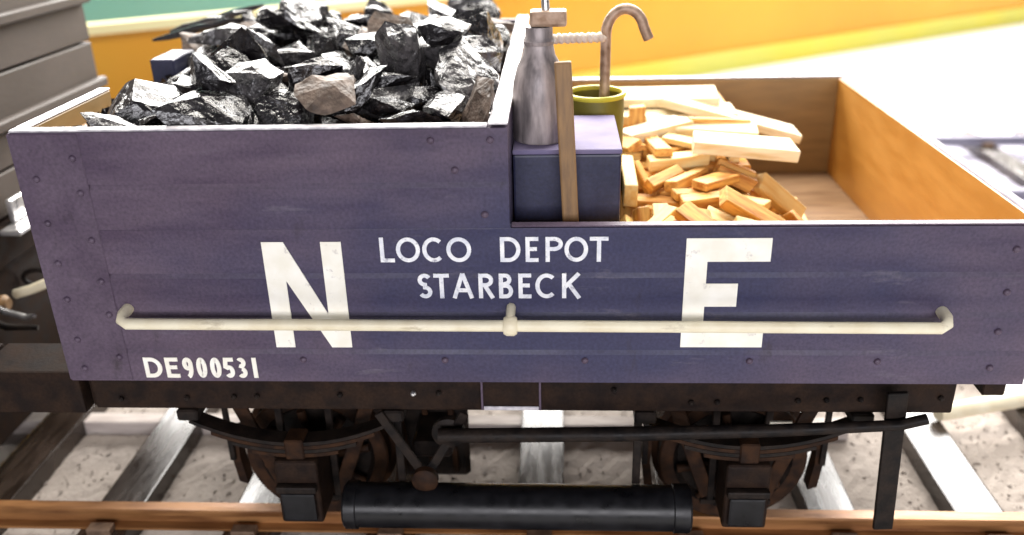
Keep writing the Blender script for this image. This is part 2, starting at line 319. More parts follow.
# corner plates with rivets
box('corner_plate', -.0008, .0345, -.0006, .0004, .0006, HT - .0006, 'plate', wg, .0005)
rv = None
def rivet(x, z, y=-.0006, s=1.0):
    global rv
    if rv is None:
        bm = bmesh.new(); bm_lathe(bm, [(.0019, 0), (.0018, .0006), (.0012, .0012), (0, .0015)], (0, 0, 0), (0, -1, 0), 10)
        me = bpy.data.meshes.new('rivet'); bm.to_mesh(me); bm.free(); me.materials.append(M['plate'])
        for p in me.polygons: p.use_smooth = True
        rv = me
    o = raw_obj('rivet', rv, (x, y, z), wg); o.scale = (s, 1, s)
for z in (.1155, .0922, .0702, .0496, .0257, .008): rivet(.0092, z)
for z in (.1260, .1081, .0829, .0599, .0407, .0150): rivet(.0298, z)
for x, z in ((.2057, .1330), (.2165, .1183), (.2301, .0955), (.2340, .1330), (.0, 0)):
    if x: rivet(x, z, -.0001)
for x in (.1300, .2060, .2797, .3649, .4300): rivet(x, .0135, -.0001)
for z in (.0760, .0530, .0310, .0100): rivet(.4870, z, -.0001)
# capped rail along the side
ry = -.0112; rz0, rz1 = .0408, .0388
pts = [(.0405, .0, .0440), (.0405, -.0060, .0436), (.0412, -.0098, .0420), (.0440, ry, rz0)]
pts += [(.044 + (.4535 - .044) * k / 12, ry, rz0 + (rz1 - rz0) * k / 12) for k in range(1, 12)]
pts += [(.4535, ry, rz1), (.4566, -.0098, .0402), (.4575, -.0060, .0420), (.4575, .0, .0424)]
hr = tube('side_rail', pts, .0030, 'cream', wg, 16)
hr['label'] = 'cream rod running along the wagon side'
lathe('rail_bracket', [(0, -.0034), (.0042, -.0034), (.0052, -.0018), (.0052, .0018), (.0042, .0034), (0, .0034)], (.2418, ry, .0399), (1, 0, 0), 'cream', hr, 20)
tube('rail_bracket', [(.2418, -.0002, .0450), (.2418, -.006, .0448), (.2418, -.0102, .0430)], .0024, 'cream', hr, 10)

# ------------------------------------------------------------------ lettering
def arc(cx, cz, rx, rz, a0, a1, n=14):
    return [(cx + rx * math.cos(math.radians(a0 + (a1 - a0) * k / n)), cz + rz * math.sin(math.radians(a0 + (a1 - a0) * k / n))) for k in range(n + 1)]
def glyph(c, w, t):
    h = t / 2; T = 1 - h; B = h; R = w - h; Lf = h; m = w / 2
    if c == 'L': return [[(Lf, 1), (Lf, 0)], [(Lf, B), (w, B)]]
    if c in 'O0': return [arc(m, .5, m - h, .5 - h, 90, 450, 28)]
    if c == 'C': return [arc(m + .05*w, .5, m - h + .05*w, .5 - h, 48, 312, 22)]
    if c == 'D': return [[(Lf, 1), (Lf, 0)], [(Lf, T), (w*.4, T)] + arc(w*.4, .5, R - w*.4, .5 - h, 90, -90, 16) + [(Lf, B)]]
    if c == 'E': return [[(Lf, 1), (Lf, 0)], [(Lf, T), (w, T)], [(Lf, .52), (w*.88, .52)], [(Lf, B), (w, B)]]
    if c == 'P': return [[(Lf, 1), (Lf, 0)], [(Lf, T), (w*.5, T)] + arc(w*.5, .72, R - w*.5, .28 - h, 90, -90, 12) + [(Lf, .44 + h)]]
    if c == 'T': return [[(m, 1), (m, 0)], [(0, T), (w, T)]]
    if c == 'S': return [arc(m, .74, m - h, .26 - h, 30, 270, 14) + arc(m, .26, m - h, .26 - h + .0, 90, -150, 14)]
    if c == 'A': return [[(h*.7, 0), (m, 1)], [(m, 1), (w - h*.7, 0)], [(w*.22, .33), (w*.78, .33)]]
    if c == 'R': return [[(Lf, 1), (Lf, 0)], [(Lf, T), (w*.45, T)] + arc(w*.45, .73, R - w*.5, .27 - h, 90, -90, 12) + [(Lf, .46 + h)], [(w*.42, .50), (R + h*.3, 0)]]
    if c == 'B': return [[(Lf, 1), (Lf, 0)], [(Lf, T), (w*.45, T)] + arc(w*.45, .755, R - w*.55, .245 - h, 90, -90, 12) + [(Lf, .51 + h - h)], [(Lf, .51), (w*.5, .51)] + arc(w*.5, .255 + h/2, R - w*.5, .255 - h/2, 90, -90, 12) + [(Lf, B)]]
    if c == 'K': return [[(Lf, 1), (Lf, 0)], [(Lf, .42), (R, 1)], [(w*.36, .58), (R + h*.3, 0)]]
    if c == '9': return [arc(m, .68, m - h, .32 - h, 0, 360, 22), [(R, .68)] + arc(m*.7, .5, R - m*.7, .5 - h*.4, 0, -78, 10)]
    if c == '5': return [[(w*.95, T), (w*.2, T), (w*.12, .55)] + arc(m*.9, .31, m - h, .31 - h, 120, -140, 16)]
    if c == '3': return [arc(m*.9, .745, m - h - .05*w, .255 - h, 140, -90, 12) + [(m*.75, .49)], arc(m*.9, .27, m - h, .27 - h, 90, -140, 14)]
    if c == '1': return [[(m, 1), (m, 0)]]
def ribbon(bm, pts, half, yf, dep):
    pts = [Vector(p) for p in pts]; pts = [p for i, p in enumerate(pts) if i == 0 or (p - pts[i-1]).length > 1e-6]; n = len(pts); Ls, Rs = [], []
    closed = (pts[0] - pts[-1]).length < 1e-6
    for i, p in enumerate(pts):
        if closed and i in (0, n - 1): d0 = (pts[1] - pts[0]).normalized(); d1 = (pts[-1] - pts[-2]).normalized()
        else:
            d0 = (p - pts[i-1]).normalized() if i > 0 else None; d1 = (pts[i+1] - p).normalized() if i < n - 1 else None
            d0 = d0 or d1; d1 = d1 or d0
        t = (d0 + d1).normalized(); k = max(.45, t.dot(d0)); nn = Vector((-t.y, t.x)) * half / k
        Ls.append(p + nn); Rs.append(p - nn)
    F = [[bm.verts.new((q.x, yy, q.y)) for q in S] for S in (Ls, Rs) for yy in (yf, yf + dep)]
    for i in range(n - 1):
        bm.faces.new((F[0][i], F[0][i+1], F[2][i+1], F[2][i])); bm.faces.new((F[1][i], F[3][i], F[3][i+1], F[1][i+1]))
        bm.faces.new((F[0][i], F[1][i], F[1][i+1], F[0][i+1])); bm.faces.new((F[2][i], F[2][i+1], F[3][i+1], F[3][i]))
    if not closed:
        for i in (0, n - 1): bm.faces.new((F[0][i], F[2][i], F[3][i], F[1][i]))
def letters(name, text, xs, z0, z1, t, m, label):
    """xs: (left, right) of each letter in metres on the side"""
    hgt = z1 - z0; grp = empty(name, (xs[0][0], -.0005, z0)); grp.parent = wg; grp.location = Vector((xs[0][0], -.0005, z0)) - WP[wg.name]
    grp['label'] = label
    for c, (a, b) in zip(text, xs):
        bm = bmesh.new()
        for k, st in enumerate(glyph(c, (b - a) / hgt, t)):
            ribbon(bm, [(a + p[0] * hgt, z0 + p[1] * hgt) for p in st], t * hgt / 2, -.00035 - k * .00004, .0009)
        finish('letter', bm, m, grp)
def px(lst, x0, X0, k): return [(X0 + (240 + a / 2.56 - x0) * k, X0 + (240 + b / 2.56 - x0) * k) for a, b in lst]
letters('loco_depot_lettering', 'LOCODEPOT', px([(358,395),(400,462),(468,522),(530,594),(668,720),(733,766),(784,828),(832,892),(896,943)], 380, .1767, .000499), .0702, .0836, .155, 'small_white', 'white painted words LOCO DEPOT on the wagon side')
letters('starbeck_lettering', 'STARBECK', px([(456,492),(497,537),(545,598),(612,652),(664,700),(714,747),(757,810),(825,873)], 417, .194, .000508), .0500, .0638, .155, 'small_white', 'white painted word STARBECK on the wagon side')
letters('number_lettering', 'DE900531', [(.0427 + (130 + a / 6.827 - 146) * .000548, .0427 + (130 + b / 6.827 - 146) * .000548) for a, b in [(104,225),(250,340),(368,438),(462,532),(556,630),(652,722),(738,808),(840,880)]], .0022, .0146, .19, 'white', 'white painted number DE900531 low on the wagon side')
prism('letter', [(.1166, .0212), (.1166, .0814), (.1278, .0814), (.1467, .0405), (.1467, .0814), (.1572, .0814), (.1572, .0212), (.1465, .0212), (.1268, .0600), (.1268, .0212)], -.0004, .0005, 'white', wg)['label'] = 'big white painted letter N'
prism('letter', [(.3288, .0218), (.3288, .0825), (.3703, .0825), (.3703, .0700), (.3396, .0700), (.3396, .0580), (.3555, .0580), (.3555, .0452), (.3396, .0452), (.3396, .0326), (.3703, .0326), (.3703, .0218)], -.0004, .0005, 'white', wg)['label'] = 'big white painted letter E'

# ------------------------------------------------------------------ underframe
for ya, yb in ((.009, .021), (W - .021, W - .009)):
    so = box('solebar', .004, L - .028, ya, yb, -.0240, -.0006, 'solebar', wg, .0008)
    if ya < .1:
        for x in (.02, .058, .085, .098, .145, .186, .2, .296, .338, .352, .395, .41, .428, .47):
            lathe('bolt', [(0, 0), (.0016, 0), (.0016, .0016), (.0008, .0024), (0, .0024)], (x, ya, -.0085 - .009 * ((x * 997) % 1)), (0, -1, 0), 'steel' if int(x * 1000) % 3 == 0 else 'iron', so, 6)
        pl = box('label_plate', .2235, .2565, ya - .0026, ya - .0002, -.0215, -.0035, 'solebar', so, .0005)
        for x in (.2235, .2552): box('plate_edge', x, x + .0012, ya - .0034, ya - .0027, -.0215, -.0035, 'plate', pl, .0002)
        box('plate_edge', .2249, .2551, ya - .0036, ya - .0027, -.0214, -.0190, 'edge', pl, .0003)
for x in (0.0005, L - .0125): box('headstock', x, x + .012, .0125, W - .0125, -.0245 if x < .1 else -.0150, -.0007, 'solebar', wg, .0008)
for y in (.12, .215): box('longitudinal', .013, L - .013, y, y + .009, -.018, -.0008, 'solebar', wg, .0006)
for x in (.19, .30): box('cross_beam', x, x + .009, .022, .119, -.016, -.0009, 'solebar', wg, .0006)
# buffers
for y in (.006, W - .040): box('buffer_block', -.060, -.0006, y, y + .034, -.0255, .0012, 'solebar', wg, .0015, 2)
for x, s in ((L, 1),):
    for y in (.055, W - .055):
        b = lathe('buffer', [(0, 0), (.0125, 0), (.0125, .003), (.0085, .005), (.0078, .036), (.0066, .036), (.0066, .045), (0, .045)], (x + s * .0003, y, -.0125), (s, 0, 0), 'solebar', wg, 28)
        lathe('buffer_head', [(0, .0452), (.0058, .0452), (.0062, .052), (.0165, .056), (.0168, .058), (.011, .0605), (0, .0615)], (x + s * .0003, y, -.0125), (s, 0, 0), 'steel', b, 28)
# wheels
def wheelset(x):
    az = -.082; R = az - RAILZ
    ax = lathe('axle', [(0, -.02), (.005, -.02), (.005, .26), (0, .26)], (x, RY + .002, az), (0, 1, 0), 'iron', wg, 16)
    for y, s in ((RY - .0055, 1), (W - RY + .0055, -1)):
        w_ = lathe('wheel', [(0, -.001), (.0095, -.001), (.0105, .001), (.012, .0035), (.033, .0045), (.0355, .0005), (.0360, 0), (.0360, .0105), (.012, .0105), (0, .0105)], (x, y, az), (0, s, 0), 'iron', wg, 40)
        lathe('tyre', [(.0362, .0002), (R - .0012, 0), (R - .0002, .0012), (R - .0002, .0105), (R + .0035, .0125), (R + .0035, .0142), (.0362, .0142)], (x, y, az), (0, s, 0), 'rust', w_, 48)
        for k in range(8):
            a = k * math.pi / 4 + .2
            tube('spoke', [(x + .011 * math.cos(a), y - s * .0006, az + .011 * math.sin(a)), (x + .034 * math.cos(a), y + s * .0004, az + .034 * math.sin(a))], .0028, 'rust', w_, 8)
AX = (.1150, .3720)
for x in AX: wheelset(x)
# axleguards, axleboxes and leaf springs
for yf, s in ((.030, 1), (W - .030, -1)):
    for x in AX:
        def Y(d0, d1):
            a, b = yf + s * d0, yf + s * d1
            return (min(a, b), max(a, b))
        ag = bar('axleguard', (x - .0425, -.0235), (x - .0165, -.098), .0085, *Y(0, .0022), 'rust', wg)
        bar('axleguard_leg', (x + .0425, -.0235), (x + .0165, -.098), .0085, *Y(0, .0022), 'rust', ag)
        for d in (-1, 1): bar('axleguard_leg', (x + d * .0150, -.0235), (x + d * .0150, -.1005), .0042, *Y(-.0003, .0025), 'iron', ag)
        bar('keep_strip', (x - .021, -.1018), (x + .021, -.1018), .0034, *Y(-.0006, .0028), 'iron', ag)
        ya, yb = Y(-.026, .001)
        ab = box('axlebox', x - .0125, x + .0125, ya, yb, -.1000, -.0560, 'solebar', wg, .0022, 3)
        f0, f1 = Y(-.0295, -.0262)
        box('axlebox_cover', x - .0100, x + .0100, f0, f1, -.0960, -.0765, 'black', ab, .0014, 2)
        r0, r1 = Y(-.031, -.0262)
        box('axlebox_lip', x - .0118, x + .0118, r0, r1, -.0752, -.0705, 'iron', ab, .0012, 2)
        # laminated spring: each leaf a curved strip
        spg = empty('leaf_spring', (x, yf - s * .017, -.05)); spg.parent = wg; spg.location = Vector((x, yf - s * .017, -.05)) - WP[wg.name]
        s0, s1 = Y(-.0225, -.0115)
        for k, hl in enumerate((.0585, .047, .036, .025)):
            bm = bmesh.new(); n = 18; top = []; bot = []
            for i in range(n + 1):
                u = -1 + 2 * i / n; xx = x + hl * u; zz = -.0455 + .0152 * (hl * u / .0585) ** 2 - k * .0026
                top.append((xx, zz)); bot.append((xx, zz - .0023))
            V = [[bm.verts.new((a, yy, z)) for a, z in P] for P in (top, bot) for yy in (s0, s1)]
            for i in range(n):
                bm.faces.new((V[0][i], V[0][i+1], V[1][i+1], V[1][i])); bm.faces.new((V[2][i], V[3][i], V[3][i+1], V[2][i+1]))
                bm.faces.new((V[0][i], V[2][i], V[2][i+1], V[0][i+1])); bm.faces.new((V[1][i], V[1][i+1], V[3][i+1], V[3][i]))
            for i in (0, n): bm.faces.new((V[0][i], V[1][i], V[3][i], V[2][i]))
            finish('leaf', bm, 'rust' if k % 2 else 'iron', spg)
        box('spring_buckle', x - .0055, x + .0055, s0 - .0012, s1 + .0012, -.0578, -.0435, 'rust', spg, .0008)
        for d in (-1, 1): box('spring_shoe', x + d * .0585 - .006, x + d * .0585 + .006, s0 - .001, s1 + .004, -.0308, -.0236, 'iron', spg, .001)
box('paper_tag', .380, .392, .0035, .0045, -.0300, -.0262, 'white', wg, .0002)
# V hanger, brake cylinder, lever and its guide
vh = bar('brake_hanger', (.166, -.0235), (.1895, -.066), .0052, .0045, .0065, 'iron', wg)
bar('hanger_leg', (.214, -.0235), (.1905, -.066), .0052, .0045, .0065, 'iron', vh)
lathe('hanger_boss', [(0, 0), (.0075, 0), (.0075, .004), (.0045, .006), (0, .006)], (.19, .0044, -.066), (0, -1, 0), 'rust', vh, 20)
lathe('clutch_disc', [(0, 0), (.0095, 0), (.0095, .003), (.005, .005), (0, .005)], (.2045, .0085, -.037), (0, -1, 0), 'iron', vh, 24)
lv = tube('brake_lever', [(.2, -.0015, -.0335), (.30, -.003, -.0305), (.38, -.0045, -.0265), (.4445, -.006, -.0215), (.458, -.006, -.0175)], [.0042, .0042, .0036, .0030, .0030], 'iron', wg, 10)
bar('lever_guide', (.4425, -.004), (.4475, -.0935), .0105, -.0030, -.0004, 'iron', wg)
cy = lathe('brake_cylinder', [(0, .1425), (.0125, .1425), (.0138, .1438), (.0138, .1500), (.0130, .1506), (.0130, .3300), (.0138, .3306), (.0138, .3390), (.0125, .3402), (0, .3402)], (0, .0025, -.0845), (1, 0, 0), 'black', wg, 32)
for x in (.175, .31): bar('cylinder_strap', (x, -.0235), (x, -.0740), .0045, .0100, .0120, 'iron', cy)
for x in AX:
    for d in (-1, 1):
        sh = prism('brake_block', [(x + d * .0475, -.105), (x + d * .0530, -.103), (x + d * .0550, -.085), (x + d * .0530, -.066), (x + d * .0490, -.064), (x + d * .0500, -.085)], RY - .004, RY + .006, 'rust', wg)
        bar('block_hanger', (x + d * .0535, -.0235), (x + d * .0535, -.085), .0035, RY - .007, RY - .0045, 'iron', sh)
box('brake_beam', .178, .202, .03, W - .03, -.072, -.061, 'iron', wg, .002)
bgp = box('dark_backing', .160, .2085, .064, .070, -.112, -.0180, 'iron', wg, .003)  # dark plate added to close the bright gaps behind the brake gear
for k in range(3): bar('added_backing_strap', (.163 + k * .017, -.03), (.170 + k * .015, -.105), .0035, .060, .0636, 'rust', bgp)

# ------------------------------------------------------------------ neighbouring van, coupled on the left
NX = -.131
nv = empty('goods_van', (NX - .2, W / 2, RAILZ), 'tall taupe planked van end standing behind the left end of the wagon', 'van')
vz = [-.002, .030, .0615, .093, .127, .163, .20, .24]
for k in range(1, 7):
    box('end_plank', NX - .008, NX, .002, W - .002, vz[k] + .0009, vz[k+1] - .0009, 'van', nv, .0012)
box('end_lining', NX - .013, NX - .0082, .003, W - .003, -.002, .24, 'solebar', nv, .0005)
for z in (.0935, .1630): box('end_rib', NX + .0002, NX + .0075, .001, W - .001, z - .0045, z + .0035, 'van', nv, .0015)
for y in (.075, W - .09): box('end_stanchion', NX + .0002, NX + .006, y, y + .012, .0305, .088, 'solebar', nv, .001)
box('side', NX - .40, NX - .0135, .0, .006, -.002, .24, 'van', nv, .001); box('side', NX - .40, NX - .0135, W - .006, W, -.002, .24, 'van', nv, .001)
box('roof', NX - .41, NX + .004, -.006, W + .006, .2405, .248, 'solebar', nv, .002)
box('headstock', NX - .012, NX + .006, .004, W - .004, .002, .0285, 'solebar', nv, .001)
box('underframe_fill', NX - .06, NX - .002, .02, W - .02, -.118, .0015, 'solebar', nv, .001)  # solid dark block added to stand for the shadow below the van
box('floor', NX - .40, NX - .013, .01, W - .01, -.02, -.003, 'solebar', nv, .001)
for y in (.006, W - .040): box('buffer_block', NX + .0065, NX + .069, y, y + .034, -.0255, .0012, 'solebar', nv, .0015, 2)
box('lamp_ledge', NX + .0065, NX + .022, .150, .200, .0245, .0285, 'steel', nv, .001)
box('lamp_bracket', NX + .0065, NX + .0105, .165, .185, .029, .046, 'steel', nv, .001)
tube('brake_pipe', [(NX + .0065, .150, -.020), (NX + .02, .150, -.016), (NX + .034, .148, -.010), (NX + .046, .146, -.003)], .0036, 'cream', nv, 12)
lathe('pipe_tap', [(0, 0), (.006, 0), (.0065, .004), (.004, .007), (0, .007)], (NX + .0068, .130, -.018), (1, 0, 0), 'handle', nv, 16)
tube('coupling_shackle', [(NX + .0066, .118, -.012), (NX + .020, .117, -.018), (NX + .034, .115, -.021), (NX + .042, .112, -.018)], [.0018, .0024, .0022, .0016], 'steel', nv, 8)
tube('coupling_shackle', [(NX + .0066, .108, -.016), (NX + .024, .107, -.024), (NX + .044, .110, -.026)], [.0018, .0026, .0018], 'iron', nv, 8)
# coupling chain hanging between the two
cp = empty('coupling_chain', (-.065, W / 2, -.03), 'dark iron coupling chain between the wagon and the van', 'coupling')
def torus_link(c, rot90):
    pts = []
    for k in range(17):
        a = 2 * math.pi * k / 16; u, v = .0115 * math.cos(a), .0065 * math.sin(a)
        pts.append((c[0] + u, c[1] + (v if rot90 else 0), c[2] + (0 if rot90 else v)))
    bm = bmesh.new(); bm_tube(bm, pts, .0019, 8, False); finish('link', bm, 'iron', cp, True)
for k in range(7): torus_link((-.0655 + (k - 3) * .0178, W / 2, -.024 + .0014 * (k - 3) ** 2 - .006), k % 2)

